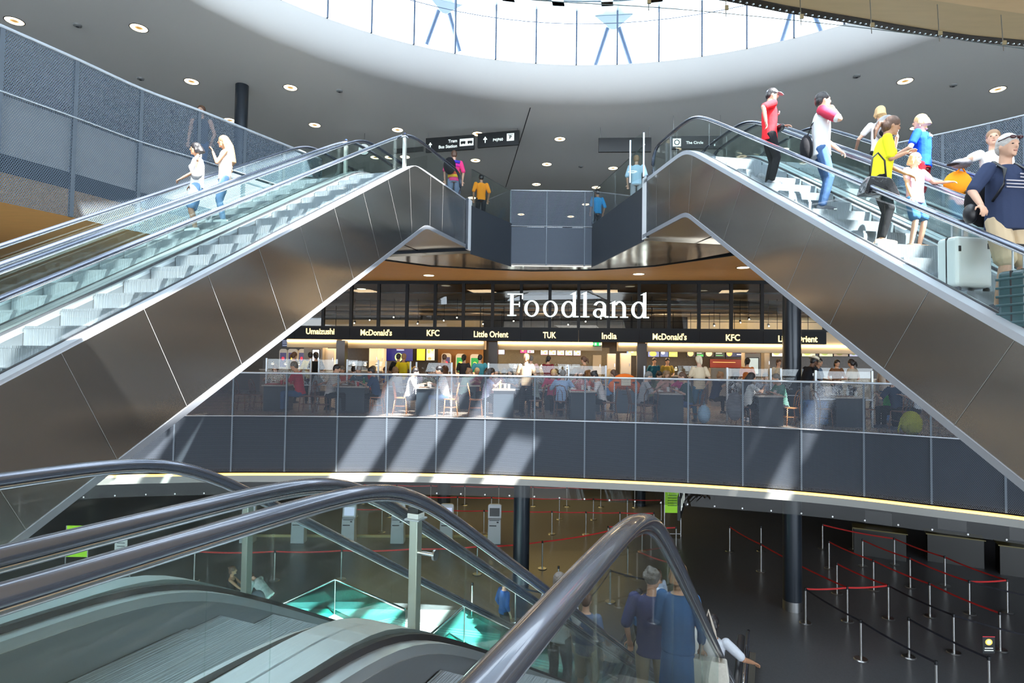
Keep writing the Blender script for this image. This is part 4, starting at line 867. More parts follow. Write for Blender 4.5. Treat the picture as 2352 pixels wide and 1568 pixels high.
for s_, x0, x1, y, lb in (('Umaizushi', 703, 768, 768, 'yellow lit lettering reading Umaizushi, leftmost on the dark band'), ("McDonald's", 828, 900, 771, "yellow lit lettering reading McDonald's left of centre on the dark band"), ('KFC', 980, 1009, 772, 'yellow lit lettering reading KFC under the left part of the glazing'),
    ('Little Orient', 1088, 1167, 775, 'yellow lit lettering reading Little Orient, fully visible one near the centre'), ('TUK', 1247, 1277, 777, 'yellow lit lettering reading TUK'), ('India', 1382, 1416, 779, 'yellow lit lettering reading India'),
    ("McDonald's", 1499, 1577, 781, "yellow lit lettering reading McDonald's right of centre on the dark band"), ('KFC', 1667, 1699, 783, 'yellow lit lettering reading KFC under the right part of the glazing'), ('Little Orient', 1787, 1877, 786, 'yellow lit lettering reading Little Orient, partly hidden by the dark column')):
    u0, u1 = fU(x0, -.13), fU(x1, -.13); z = fZ((x0+x1)/2, y-1, -.13); R = fthing('counter_sign', lb, 'sign', (u0+u1)/2, -.13, z, 'counter name signs')
    o = text(s_, .31, YL, bold=.006, parent=R); fit(o, u1-u0)
# big white serif sign
FS = fthing('letter_sign', 'large white lit serif sign reading Foodland behind the black window bars', 'sign', fU(1328, -.05, 730), -.06, 2.9)
def gl_poly(mb, pts): mb.ext([(x, 0, y) for x, y in pts], (0, .04, 0))
def gl_ring(mb, cx, cy, rx, ry, ix, iy, a0=0, a1=360, n=28, tilt=0):
    for i in range(n):
        p, q = math.radians(a0+(a1-a0)*i/n), math.radians(a0+(a1-a0)*(i+1)/n); f = lambda a, x, y: (cx + x*math.cos(a), cy + y*math.sin(a))
        gl_poly(mb, [f(p, ix, iy), f(p, rx, ry), f(q, rx, ry), f(q, ix, iy)])
def glyph(c):
    b = MB()
    R_ = lambda x0, x1, y0, y1: gl_poly(b, [(x0, y0), (x1, y0), (x1, y1), (x0, y1)])
    if c == 'F': R_(.18, .40, 0, 1.42); R_(0, 1.0, 1.36, 1.43); R_(.93, 1.0, 1.08, 1.40); R_(.4, .78, .70, .77); R_(.74, .80, .58, .90); R_(0, .58, 0, .06); w = 1.0
    if c == 'o': gl_ring(b, .5, .5, .5, .53, .30, .45); w = 1.0
    if c == 'd': gl_ring(b, .46, .5, .46, .53, .26, .44); R_(.74, .94, .0, 1.55); gl_poly(b, [(.56, 1.44), (.74, 1.44), (.94, 1.62), (.94, 1.55)]); R_(.9, 1.12, 0, .07); w = 1.12
    if c == 'l': R_(.14, .34, 0, 1.55); gl_poly(b, [(-.02, 1.44), (.14, 1.44), (.34, 1.62), (.34, 1.55)]); R_(-.02, .5, 0, .06); w = .5
    if c == 'a': R_(.58, .77, .06, .72); gl_ring(b, .40, .70, .37, .33, .19, .25, 0, 165, 14); gl_ring(b, .33, .28, .33, .29, .15, .21); R_(.4, .62, .50, .57); R_(.70, .92, 0, .09); w = .9
    if c == 'n': R_(.12, .31, 0, .98); gl_poly(b, [(-.02, .88), (.12, .88), (.31, 1.06), (.31, .98)]); gl_ring(b, .56, .62, .37, .41, .18, .32, 0, 150, 14); R_(.74, .93, 0, .64); R_(-.02, .45, 0, .06); R_(.6, 1.07, 0, .06); w = 1.07
    return b, w
for c, x0, x1, yb in (('F', 1165, 1201, 725), ('o', 1204, 1238, 726), ('o', 1247, 1281, 727), ('d', 1289, 1329, 728), ('l', 1334, 1354, 728), ('a', 1362, 1397, 729), ('n', 1401, 1443, 729), ('d', 1450, 1491, 730)):
    b, w = glyph(c); u0, u1 = fU(x0, -.06, 715), fU(x1, -.06, 715); z = fZ((x0+x1)/2, yb, -.06); uc = fU(1328, -.05, 730); sx = (u1-u0)/w; sz = .57
    b.v = [Vector((u0-uc + p.x*sx, p.y, z-2.9 + p.z*sz)) for p in b.v]; b.build('letter', WL, FS)
# columns under the band
for x, w in ((783, .34), (1133, .34), (1475, .34)): R = fthing('column', {783: 'brown square column between the grey pillar kiosk and the kitchen opening', 1133: 'dark column in the food hall front between orange wall and menu screens', 1475: 'dark column in the food hall front right of the cream boxes'}[x], 'column', fU(x, .1), .25, 0); m = MB(); m.box((0, 0, 1.12), (w, .3, 2.24)); m.build('shaft', mat('column_bronze', (0.05, 0.04, 0.035), 0.3, 0.5) if 'column_bronze' not in bpy.data.materials else bpy.data.materials['column_bronze'], R)
# lit bulkheads
for i, (a, b, lb) in enumerate(((660, 775, 'leftmost'), (786, 1112, 'left of centre'), (1143, 1383, 'centre'), (1420, 1464, 'short, right of the exit sign'), (1487, 2010, 'rightmost'))):
    u0, u1 = fU(a, .9), fU(b, .9); R = fthing('lit_bulkhead', 'cream bulkhead with warm light line under the signs, ' + lb, 'bulkhead', (u0+u1)/2, .9, 1.9)
    m = MB(); fbox(m, u0, u1, .9, 1.5, 1.98, 2.75); m.build('bulkhead_body', CREAM, R, world=True)
    for q in (u0+.2, u1-.2): m = MB(); m.cyl(FPt(q, 1.2, 2.75), FPt(q, 1.2, 4.05), .015, n=6); m.build('hanger', BLACK, R, world=True)
    m = MB(); fbox(m, u0+.02, u1-.02, .84, .90, 2.20, 2.27); m.build('light_line', mat('cove_light', (1, .8, .5), emit=(1.0, 0.74, 0.40), es=9) if 'cove_light' not in bpy.data.materials else bpy.data.materials['cove_light'], R, world=True)
# interior shell
m = MB(); fbox(m, -9, 22, 5.2, 5.4, 0, 4.4); struct(m.build('wall_food_hall', mat('dark_tile', (0.07, 0.055, 0.04), 0.4, noise=.3, nscale=12)))
m = MB(); fbox(m, -9, 22, .3, 5.2, 4.05, 4.1); struct(m.build('ceiling_food_hall', mat('dark_service_ceiling', (0.05, 0.045, 0.04), 0.5)))
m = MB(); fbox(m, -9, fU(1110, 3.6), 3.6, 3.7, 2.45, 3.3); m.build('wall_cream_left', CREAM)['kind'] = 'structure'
m = MB(); fbox(m, fU(1580, 3.6), 22, 3.6, 3.7, 2.45, 3.6); m.build('wall_cream_right', mat('lit_cream_plaster', (0.75, 0.60, 0.36), 0.6))['kind'] = 'structure'  # paler copy of the cream plaster, wall light put into its colour
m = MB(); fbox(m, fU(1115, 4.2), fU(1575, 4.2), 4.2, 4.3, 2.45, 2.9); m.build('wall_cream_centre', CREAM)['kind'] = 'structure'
DU = fthing('ceiling_ducts', 'dark service pipes and duct runs seen through the upper glazing', 'duct', 7, 2, 3.6)
for d, z, r in ((1.2, 3.75, .10), (1.7, 3.9, .06), (2.3, 3.7, .13), (3.0, 3.85, .07), (3.4, 3.55, .09)):
    m = MB(); m.cyl(FPt(-8, d, z), FPt(21, d, z), r, n=10); m.build('pipe', mat('galvanised_pipe', (0.30, 0.25, 0.20), 0.35, 0.8) if 'galvanised_pipe' not in bpy.data.materials else bpy.data.materials['galvanised_pipe'], DU, world=True, smooth=True)
SPT = mat('spot_bulb', (1, .9, .7), emit=(1, .88, .65), es=9)
SPW = ['far left, above the Umaizushi lettering', 'left of the first long mullion above McDonald\'s', 'right above the McDonald\'s lettering on the left', 'left above the KFC lettering', 'right above the left KFC lettering', 'one pane right of the left KFC', 'above the left Little Orient lettering', 'right below the F of the white sign', 'below the double o of the white sign', 'below the middle d of the white sign', 'below the l of the white sign', 'below the a of the white sign', 'left above the right KFC lettering', 'just right above the right KFC lettering', 'second right of the right KFC lettering', 'rightmost, beside the big dark column']
tr_px = [815, 850, 905, 960, 1020, 1050, 1110, 1180, 1265, 1305, 1345, 1380, 1640, 1700, 1720, 1765]
for i, x in enumerate(tr_px):
    u = fU(x, 1.0, 735); z = 2.98 + .12*(i % 3); R = fthing('track_spot', 'small black spotlight behind the upper glazing, ' + SPW[i], 'spotlight', u, 1.0, z, 'track spotlights behind the glazing')
    m = MB(); m.cyl((0, 0, .95-.12*(i % 3)), (0, 0, .06), .008, n=6); m.build('stem', BLACK, R); m = MB(); m.cyl((0, .04, .05), (0, -.05, -.02), .035, .045, n=10); m.build('spot_head', BLACK, R, smooth=40)
    m = MB(); m.ell((0, -.055, -.025), (.028, .014, .028)); m.build('bulb', SPT, R, smooth=True)
m = MB(); m.cyl(FPt(-8, 1.0, 3.1), FPt(21, 1.0, 3.1), .012, n=6); tag(m.build('spot_track', BLACK), 'thin black spotlight track running behind the upper glazing', 'light track')
# lights of the food hall
for i in range(7):
    u = -2 + i*3.0; area('counter_lamp', FPt(u, 2.2, 2.5 if False else 2.42), 2.2, 95, WARM, FPt(u, 2.2, 0), sy=1.2)
for i in range(4):
    u = -1 + i*5.0; area('dining_lamp', FPt(u, -2.4, 4.40), 1.0, 45, WARM, FPt(u, -2.4, 0))
for i in range(3):
    u = 12.2 + i*2.2; area('wall_washer', FPt(u, 2.4, 3.9), .3, 26, WARM, FPt(u, 3.6, 2.9))
for i in range(3):
    u = 0 + i*3.2; area('wall_washer', FPt(u, 2.4, 3.9), .3, 9, WARM, FPt(u, 3.6, 2.9))
# screens and fixtures: name, px0, px1, py0, py1, depth, colour, emission, label
def panel(name, x0, x1, y0, y1, d, col, es, label, cat, extras=(), frame=None):
    u0, u1 = fU(x0, d), fU(x1, d); z1, z0 = fZ((x0+x1)/2, y0, d), fZ((x0+x1)/2, y1, d); R = fthing(name, label, cat, (u0+u1)/2, d, z0)
    m = MB(); m.box((0, .03, (z1-z0)/2), (u1-u0, .06, z1-z0)); m.build('housing', frame or BLACK, R)
    k = 'scr_%02x%02x%02x_%d' % (int(col[0]*255), int(col[1]*255), int(col[2]*255), es*10); mm = bpy.data.materials.get(k) or mat(k, col, .4, emit=col if es else None, es=es or 0)
    m = MB(); m.box((0, -.006, (z1-z0)/2), (u1-u0-.03, .012, z1-z0-.03)); m.build('screen', mm, R); W_, H_ = u1-u0, z1-z0
    if z0 > 1.2: m = MB(); m.cyl((0, .04, z1-z0), (0, .04, 4.05-z0), .012, n=6); m.build('hanger', BLACK, R)
    for (a, b, c, d_, cc) in extras:   # fractions
        kk = 'ink_%02x%02x%02x' % (int(cc[0]*255), int(cc[1]*255), int(cc[2]*255)); q = bpy.data.materials.get(kk) or mat(kk, cc, .5, emit=cc, es=.9)
        m = MB()
        if d_ < 0: m.ell(((a-.5)*W_, -.014, b*H_), (c*W_, .006, -d_*H_), None, 14, 8)
        else: m.box((((a+c)/2-.5)*W_, -.014, (b+d_)/2*H_), ((c-a)*W_, .006, (d_-b)*H_))
        m.build('graphic', q, R)
    return R
for i in range(2): panel('menu_screen', 648+i*18, 665+i*18, 779, 797, 3.4, (.05, .06, .11), .6, 'dark blue menu board %s above the leftmost white kiosks' % ('left half' if i == 0 else 'right half'), 'screen', [(.15, .2, .8, .25, (.4, .45, .6)), (.15, .5, .8, .55, (.4, .45, .6)), (.15, .75, .6, .8, (.4, .45, .6))])
KW = mat('kiosk_white', (0.72, 0.66, 0.55), 0.35)
def kiosk(x0, x1, y0, d, col, label, acc):
    u0, u1 = fU(x0, d), fU(x1, d); z1 = fZ((x0+x1)/2, y0, d); w = u1-u0; R = fthing('order_kiosk', label, 'kiosk', (u0+u1)/2, d, 0, 'self ordering kiosks')
    m = MB(); n = 10; P = [(-w/2, z1-.9), (w/2, z1-.9)] + [(w/2 - .12 + .12*math.cos(a), z1-.12+.12*math.sin(a)) for a in [PI/2*i/6 for i in range(7)]] + [(-w/2+.12-.12*math.cos(a), z1-.12+.12*math.sin(a)) for a in [PI/2*i/6 for i in range(6, -1, -1)]]
    m.ext([(x, 0, z) for x, z in P], (0, .10, 0)); m.build('head', KW, R)
    m = MB(); m.box((0, .05, (z1-.9)/2), (w*.5, .10, z1-.9)); m.build('stand', KW, R)
    k = 'kscr_%d' % int(col[1]*100 + col[0]*10); mm = bpy.data.materials.get(k) or mat(k, col, .3, emit=col, es=1.0)
    m = MB(); m.box((0, -.006, z1-.48), (w*.78, .012, .62)); m.build('screen', mm, R); m = MB(); m.ell((0, -.014, z1-.42), (w*.2, .006, .08), None, 12, 8); m.build('graphic', acc, R)
AY = mat('ink_yellow', (.9, .7, .1), emit=(.9, .65, .1), es=.8); AR = mat('ink_red', (.7, .05, .08), emit=(.6, .05, .08), es=.8)
kiosk(643, 661, 801, 3.2, (.03, .02, .07), 'white order kiosk with dark screen, leftmost of the three at far left', AR)
kiosk(662, 685, 801, 3.2, (.03, .02, .07), 'white order kiosk with dark screen, middle one of the three at far left', AY)
kiosk(687, 702, 801, 3.3, (.03, .02, .07), 'white order kiosk with dark screen, right one of the three at far left', AR)
kiosk(1015, 1037, 811, 4.2, (.03, .02, .07), 'white order kiosk with dark screen on the orange wall', AR)
kiosk(1048, 1070, 812, 4.2, (.01, .22, .04), 'white order kiosk with green screen, in the middle of the orange wall', AY)
kiosk(1081, 1103, 813, 4.2, (.01, .22, .04), 'white order kiosk with green screen, right end of the orange wall', AY)
m = MB(); fbox(m, fU(1007, 4.6), fU(1111, 4.6), 4.6, 4.7, 0, 2.1); m.build('wall_orange_panel', mat('orange_wood_slats', (0.42, 0.19, 0.04), .5, noise=.3, nscale=20, stretch=(.1, .1, 6)))['kind'] = 'structure'
m = MB(); fbox(m, fU(1143, 4.9), fU(1400, 4.9), 4.9, 5.0, 0, 2.2); m.build('wall_olive_tile', mat('olive_tile', (0.20, 0.16, 0.08), .35, noise=.25, nscale=14))['kind'] = 'structure'
GP = mat('grey_pillar_paint', (0.30, 0.27, 0.22), .5)
for x0, x1, y0, lb, sx0, sx1, sy0, sy1, sc in ((699, 742, 786, 'grey pillar kiosk marked KFC with a white lit screen, at the left', 720, 735, 803, 829, (.75, .8, .85)), (1711, 1746, 802, 'grey pillar kiosk marked KFC with a food picture screen, right of centre', 1716, 1741, 822, 858, (.45, .5, .45))):
    d = 1.6; u0, u1 = fU(x0, d), fU(x1, d); z1 = fZ(x0, y0, d); R = fthing('pillar_kiosk', lb, 'kiosk', (u0+u1)/2, d, 0); w = u1-u0; m = MB(); m.box((0, .25, z1/2), (w, .5, z1)); m.build('pillar', GP, R)
    s0, s1 = fU(sx0, d)-(u0+u1)/2, fU(sx1, d)-(u0+u1)/2; a, b = fZ(sx0, sy1, d), fZ(sx0, sy0, d); m = MB(); m.box(((s0+s1)/2, -.02, (a+b)/2), (s1-s0, .03, b-a)); m.build('screen', mat('lit_screen_%d' % x0, sc, .4, emit=sc, es=1.0, noise=.0), R)
    m = MB(); m.box(((s0+s1)/2, -.015, (a+b)/2), (s1-s0+.05, .03, b-a+.05)); m.build('screen_frame', BLACK, R); text('KFC', .13, mat('brand_red_%d' % x0, (.45, .02, .03), .5), parent=R, loc=(0, -.012, z1-.14), bold=.003)
for x0, x1, y0, y1, d, lb in ((746, 770, 800, 850, 1.9, 'cream cabinet beside the leftmost pillar kiosk'), (849, 870, 798, 830, 2.6, 'cream steel cabinet left of the blue screen'), (872, 882, 800, 830, 2.8, 'narrow cream cabinet touching the blue screen'), (1396, 1415, 812, 842, 2.2, 'cream box cabinet left of the two, below the light bulkhead'), (1426, 1450, 811, 842, 2.2, 'cream box cabinet right of the two, beside the dark column'), (1362, 1382, 815, 842, 3.6, 'beige shelf unit below the exit sign'), (1633, 1680, 845, 900, 1.0, 'grey white locker cabinet right of the pizza menu'), (1755, 1768, 806, 850, 2.2, 'narrow beige panel right of the pillar kiosk')):
    u0, u1 = fU(x0, d), fU(x1, d); z1 = fZ(x0, y0, d); R = fthing('cabinet', lb, 'cabinet', (u0+u1)/2, d, 0); m = MB(); m.box((0, .2, z1/2), (u1-u0, .4, z1)); m.build('cabinet_body', KW if 'cream' in lb else GP, R, bevel=.01)
    m = MB(); m.box((0, -.008, z1-.42), ((u1-u0)*.9, .016, .72)); dr = m.build('door', KW if 'cream' in lb else GP, R); m = MB(); m.box(((u1-u0)*.35, -.022, z1-.45), (.015, .015, .12)); m.build('handle', STEEL_BR, dr)
panel('display_screen', 885, 950, 794, 829, 3.6, (.004, .006, .10), 1.0, 'large deep blue advertising screen with orange lettering', 'screen', [(.40, .80, .66, .93, (.9, .22, .05)), (.42, .70, .68, .76, (.5, .6, .9)), (.5, .25, .14, -.28, (.5, .8, .3))])
panel('menu_board', 958, 978, 795, 828, 3.6, (.85, .68, .02), .9, 'plain bright yellow menu board', 'screen', [(.2, .4, .5, .43, (.7, .5, .05))])
panel('menu_board', 980, 1000, 796, 828, 3.6, (.55, .52, .42), .9, 'food picture board beside the bright yellow board', 'screen', [(.3, .65, .16, -.14, (.8, .5, .1)), (.65, .4, .2, -.1, (.8, .75, .7)), (.4, .15, .2, -.1, (.6, .25, .08)), (.7, .8, .12, -.12, (.75, .6, .1))])
panel('menu_screen', 1144, 1160, 799, 814, 3.2, (.55, .58, .85), 1.0, 'pale lilac menu screen right beside the dark column', 'screen', [(.1, .2, .6, .25, (.2, .2, .4))])
panel('menu_screen', 1195, 1211, 799, 811, 3.2, (.75, .05, .20), 1.0, 'magenta half of the pink and white menu screen', 'screen', [(.4, .5, .15, -.2, (.9, .6, .2))]); panel('menu_screen', 1211, 1228, 799, 811, 3.2, (.8, .75, .85), 1.0, 'white screen joined to the magenta one', 'screen', [(.4, .3, .15, -.2, (.6, .1, .25))])
for i in range(5): panel('menu_screen', 1242+i*18.8, 1259.5+i*18.8, 801+i*.4, 815+i*.4, 3.2, (.75, .72, .80), 1.1, 'white menu screen with dishes, %s in the row of five' % ['leftmost', 'second from left', 'middle one', 'second from right', 'rightmost'][i], 'screen', [(.35, .7, .16, -.14, (.75, .4, .15)), (.65, .35, .18, -.14, (.7, .25, .12)), (.1, .04, .9, .12, (.7, .3, .5))])
panel('exit_sign', 1362, 1381, 785, 795, .85, (.01, .5, .10), 1.2, 'green emergency exit sign under the light strip', 'sign', [(.2, .2, .45, .8, (.7, .9, .75)), (.75, .2, .95, .8, (.8, .95, .85))])
panel('menu_screen', 1440, 1465, 803, 817, 3.2, (.55, .60, .18), 1.0, 'yellow green menu screen partly behind the dark column', 'screen', [(0, .1, .15, .9, (.1, .2, .5)), (.5, .65, .12, -.14, (.8, .8, .85))])
for x0, x1, c, lb, ex in ((1488, 1515, (.12, .16, .36), 'blue menu screen with a food bowl, leftmost right of the dark column', [(.45, .45, .3, -.35, (.75, .45, .1))]), (1516, 1536, (.10, .14, .30), 'blue menu screen with a small white picture', [(.35, .6, .22, -.24, (.85, .85, .85))]), (1536, 1557, (.62, .62, .14), 'yellow menu screen between the blue and the pizza screens', [(.3, .35, .7, .42, (.3, .4, .3))]),
    (1577, 1597, (.02, .02, .02), 'black menu screen with round pizza, left one', [(.45, .5, .34, -.4, (.8, .42, .18))]), (1599, 1617, (.02, .03, .03), 'black price list screen left of the second pizza', [(.1, .75, .6, .82, (.7, .75, .75)), (.1, .5, .7, .56, (.5, .6, .6)), (.1, .1, .9, .35, (.02, .3, .06))]), (1619, 1640, (.02, .02, .02), 'black menu screen with round pizza, right one', [(.45, .5, .34, -.4, (.75, .55, .25))]),
    (1642, 1665, (.02, .03, .03), 'black price list screen right of the second pizza', [(.1, .75, .6, .82, (.7, .75, .75)), (.1, .5, .7, .56, (.5, .6, .6)), (.1, .2, .8, .26, (.1, .4, .15))]), (1667, 1708, (.03, .04, .09), 'dark blue menu screen with a pizza slice and white words', [(.2, .5, .16, -.4, (.75, .4, .12)), (.62, .78, .95, .88, (.8, .82, .9)), (.62, .3, .95, .42, (.8, .82, .9))])):
    panel('menu_screen', x0, x1, 803, 820, 2.4, c, .9, lb, 'screen', ex)
for x0, x1, c, lb in ((1772, 1800, (.6, .6, .58), 'pale menu board with a bowl left of the big dark column'), (1841, 1873, (.55, .6, .42), 'green salad picture board just right of the big dark column'), (1881, 1913, (.55, .6, .42), 'green salad picture board, second right of the big column'), (1914, 1948, (.34, .26, .18), 'brown food picture board by the escalator edge'), (1950, 1975, (.45, .45, .6), 'pale violet board cut by the escalator edge')):
    panel('menu_board', x0, x1, 798, 819, 2.0, c, .8, lb, 'screen', [(.4, .5, .28, -.35, (c[0]*.6, c[1]*.75, c[2]*.3))])
panel('oven', 1630, 1704, 824, 845, 3.8, (.16, .02, .01), .25, 'dark red oven hood with a warm light line', 'oven', [(.1, .6, .8, .66, (.8, .4, .15))])
# counters
for i, (a, b, c, lb) in enumerate(((600, 700, (.16, .12, .08), 'dark brown food counter at far left'), (790, 880, (.30, .27, .22), 'kitchen counter under the cream cabinets'), (1143, 1345, (.35, .30, .22), 'long glazed food counter under the white menu screens'), (1487, 1625, (.10, .08, .06), 'dark pizza counter under the menu screens'), (1840, 2010, (.42, .36, .24), 'cream salad counter right of the big column'))):
    d = 1.9; u0, u1 = fU(a, d), fU(b, d); R = fthing('food_counter', lb, 'counter', (u0+u1)/2, d, 0); mm = mat('counter_front_%d' % i, c, .4); m = MB(); m.box((0, .35, .52), (u1-u0, .7, 1.04)); m.build('counter_body', mm, R)
    m = MB(); m.box((0, .33, 1.06), (u1-u0+.04, .76, .04)); m.build('counter_top', mat('counter_top_%d' % i, (.5, .45, .38), .25), R); m = MB(); m.box((0, .1, 1.27), (u1-u0-.1, .012, .38)); m.build('sneeze_guard', CLEAR, R)
    for j in range(3):
        uu = (u1-u0)*(j-1)*.3; q = thing('heat_lamp', ('left', 'middle', 'right')[j] + ' small warm lamp over the ' + ('counter at far left', 'kitchen counter by the cream cabinets', 'long glazed counter', 'dark pizza counter', 'cream salad counter')[i], 'lamp', FPt((u0+u1)/2+uu, d+.3, 1.30), FA, 'warm lamps over the food counters'); m = MB(); m.cyl((0, 0, .12), (0, 0, 0), .02, .09, n=12); m.build('lamp_shade', STEEL_BR, q, smooth=True); m = MB(); m.ell((0, 0, .0), (.05, .05, .03)); m.build('bulb', bpy.data.materials['cove_light'], q, smooth=True)
# big round columns
COLM = mat('slate_column_paint', (0.022, 0.030, 0.042), 0.28, 0.2)
cB = at(1820, 1387, 18.1)
CC = thing('round_column', 'dark round column passing the food hall on the right down to the lower floor', 'column', (cB.x, cB.y, ZL))
m = MB(); m.cyl((0, 0, .28), (0, 0, -1.56-ZL), .265, n=32); m.build('lower_shaft', COLM, CC, smooth=40); m = MB(); m.cyl((0, 0, 0), (0, 0, .28), .27, n=32); m.build('base_collar', STEEL_DK, CC, smooth=40); m = MB(); m.cyl((0, 0, -ZL), (0, 0, 4.5-ZL), .262, n=32); m.build('upper_shaft', COLM, CC, smooth=40)
c = at(1198, 1200, 20.0); CC = thing('round_column', 'dark round column on the lower floor behind the foreground handrails', 'column', (c.x, c.y, ZL)); m = MB(); m.cyl((0, 0, .28), (0, 0, -1.56-ZL), .27, n=32); m.build('shaft', COLM, CC, smooth=40); m = MB(); m.cyl((0, 0, 0), (0, 0, .28), .275, n=32); m.build('base_collar', STEEL_DK, CC, smooth=40)
for x, Y, lb in ((1020, 30, 'distant dark round column behind the check-in kiosks'), (1468, 31, 'distant dark round column in the lower hall near the green notice')): c = at(x, 1130, Y); CC = thing('round_column', lb, 'column', (c.x, c.y, ZL)); m = MB(); m.cyl((0, 0, 0), (0, 0, -1.56-ZL), .33, n=24); m.build('shaft', COLM, CC, smooth=40)
c = at(553, 300, 16.6); CC = thing('round_column', 'slim black round column behind the perforated screen up to the ceiling', 'column', (c.x, c.y, ZU)); m = MB(); m.cyl((0, 0, 0), (0, 0, ZC-ZU), .175, n=28); m.build('shaft', COLM, CC, smooth=40)
# ================================================================ ceiling fittings, signs
RING = mat('downlight_ring', (1, .9, .7), emit=(1.0, 0.86, 0.58), es=4.0); CORE = mat('downlight_core', (.5, .3, .1), emit=(0.9, 0.5, 0.16), es=.55)
LR = thing('ceiling_light', 'round warm ring downlight recessed in the grey ceiling, first from the left edge', 'ceiling light', atz(33, 48, ZC), 0, 'ring downlights in the upper ceiling')
m = MB(); n = 28
def ringp(r, z): return [(r*math.cos(2*PI*i/n), r*math.sin(2*PI*i/n), z) for i in range(n)]
m.loft([ringp(.185, .0), ringp(.175, -.012), ringp(.09, -.012), ringp(.085, .0)], caps=False); m.build('glowing_ring', RING, LR, smooth=True)
m = MB(); m.loft([ringp(.086, -.002), ringp(.03, -.008)]); m.build('core', CORE, LR, smooth=True)
m = MB(); m.loft([ringp(.20, .0), ringp(.20, -.008), ringp(.182, -.008), ringp(.182, 0)], caps=False); m.build('bezel', GRAPH, LR)
where = {(319, 64): 'above the mesh screen, second from left', (440, 187): 'left of the slim black column', (667, 201): 'right of the slim black column, higher one', (528, 276): 'touching the slim black column', (723, 287): 'above the left handrails', (913, 298): 'just above the left escalator head',
 (1097, 307): 'partly hidden by the two hanging signs', (1286, 319): 'between the hanging signs, highest in the centre', (1092, 368): 'below the parking sign', (1256, 377): 'in the centre, second row down', (1232, 423): 'in the centre, just above the bridge rail', (1408, 386): 'above the right landing glass', (1369, 430): 'seen through the right landing glass', (1197, 492): 'seen through the bridge mesh, left one', (1084, 454): 'seen by the left landing glass', (1311, 497): 'seen through the bridge mesh, right one',
 (2079, 186): 'upper right, left of two', (2292, 205): 'upper right, nearest the right edge', (2105, 293): 'right, beside the child in blue', (1345, 469): 'low behind the bridge rail', (895, 361): 'seen through the glass of the left escalator', (930, 360): 'seen through glass right of the sensor post', (862, 361): 'seen through glass by the clock', (1800, 343): 'seen through the right escalator glass'}
for (x, y), w in where.items(): dup(LR, atz(x, y, ZC), 0, 'round warm ring downlight in the grey ceiling, ' + w)
ML = None
for x, y, w in ((1467, 629, 'centre right above the Foodland sign'), (1707, 614, 'at right by the escalator cladding'), (985, 632, 'left of centre, near the dark ceiling edge'), (830, 663, 'far left behind the upper glazing')):
    if ML is None:
        ML = thing('ceiling_light', 'round flush light in the wooden ceiling, ' + w, 'ceiling light', atz(x, y, 4.5), 0, 'flush lights in the wooden ceiling'); m = MB(); m.loft([ringp(.19, 0), ringp(.18, -.012), ringp(.02, -.012)]); m.build('diffuser', RING, ML, smooth=30); m = MB(); m.loft([ringp(.21, .0), ringp(.21, -.008), ringp(.185, -.008), ringp(.185, 0)], caps=False); m.build('bezel', GRAPH, ML)
    else: dup(ML, atz(x, y, 4.5), 0, 'round flush light in the wooden ceiling, ' + w)
SDm = mat('detector_grey', (.25, .27, .28), .5)
for x, y, w in ((178, 57, 'between the two lights at top left'), (323, 180, 'dark one left of the slim column'), (1968, 174, 'upper right, left of the light'), (2190, 195, 'upper right between two lights'), (780, 208, 'left, under the bright lip'), (1334, 382, 'centre, right of a light')):
    q = thing('smoke_detector', 'small grey round detector on the ceiling, ' + w, 'detector', atz(x, y, ZC)); m = MB(); m.loft([ringp(.09, 0), ringp(.085, -.03), ringp(.05, -.045)]); m.build('housing', SDm, q, smooth=40); m = MB(); m.loft([ringp(.035, -.045), ringp(.03, -.055)]); m.build('sensor_cap', GRAPH, q, smooth=40)
m = MB(); a, b = atz(1217, 247, ZC-.003), atz(1160, 432, ZC-.003); m.ext([(a.x, a.y, a.z), (a.x+.03, a.y, a.z), (b.x+.03, b.y, b.z), (b.x, b.y, b.z)], (0, 0, -.004)); struct(m.build('trim_5', GRAPH))
SIGNB = mat('sign_black', (0.010, 0.012, 0.014), .35); SIGNW = mat('sign_white', (.85, .9, .88), .4, emit=(.8, .9, .85), es=.55)
def hsign(label, x0, t0, b0, Y0, x1, t1, Y1):
    P = at(x0, t0, Y0); Q = at(x1, t1, Y1); B_ = at(x0, b0, Y0); d = Vector((Q.x-P.x, Q.y-P.y, 0)); w = d.length; a = math.atan2(d.y, d.x); zt = (P.z+Q.z)/2; h = zt-B_.z
    R = thing('hanging_sign', label, 'sign', ((P.x+Q.x)/2, (P.y+Q.y)/2, zt-h), a)
    m = MB(); m.box((0, .04, h/2), (w, .08, h)); m.build('sign_box', SIGNB, R, bevel=.006)
    for x in (-w/2+.06, w/2-.06): m = MB(); m.cyl((x, .04, h), (x, .04, ZC-zt+h), .008, n=6); m.build('hanger', STEEL_DK, R)
    return R, w, h
def arrow(R, x, z, s): m = MB(); m.box((x, -.006, z), (s*.16, .01, s)); m.ext([(x-s*.36, -.011, z+s*.08), (x, -.011, z+s*.52), (x+s*.36, -.011, z+s*.08), (x+s*.22, -.011, z-s*.04), (x, -.011, z+s*.2), (x-s*.22, -.011, z-s*.04)], (0, .01, 0)); m.build('arrow', SIGNW, R)
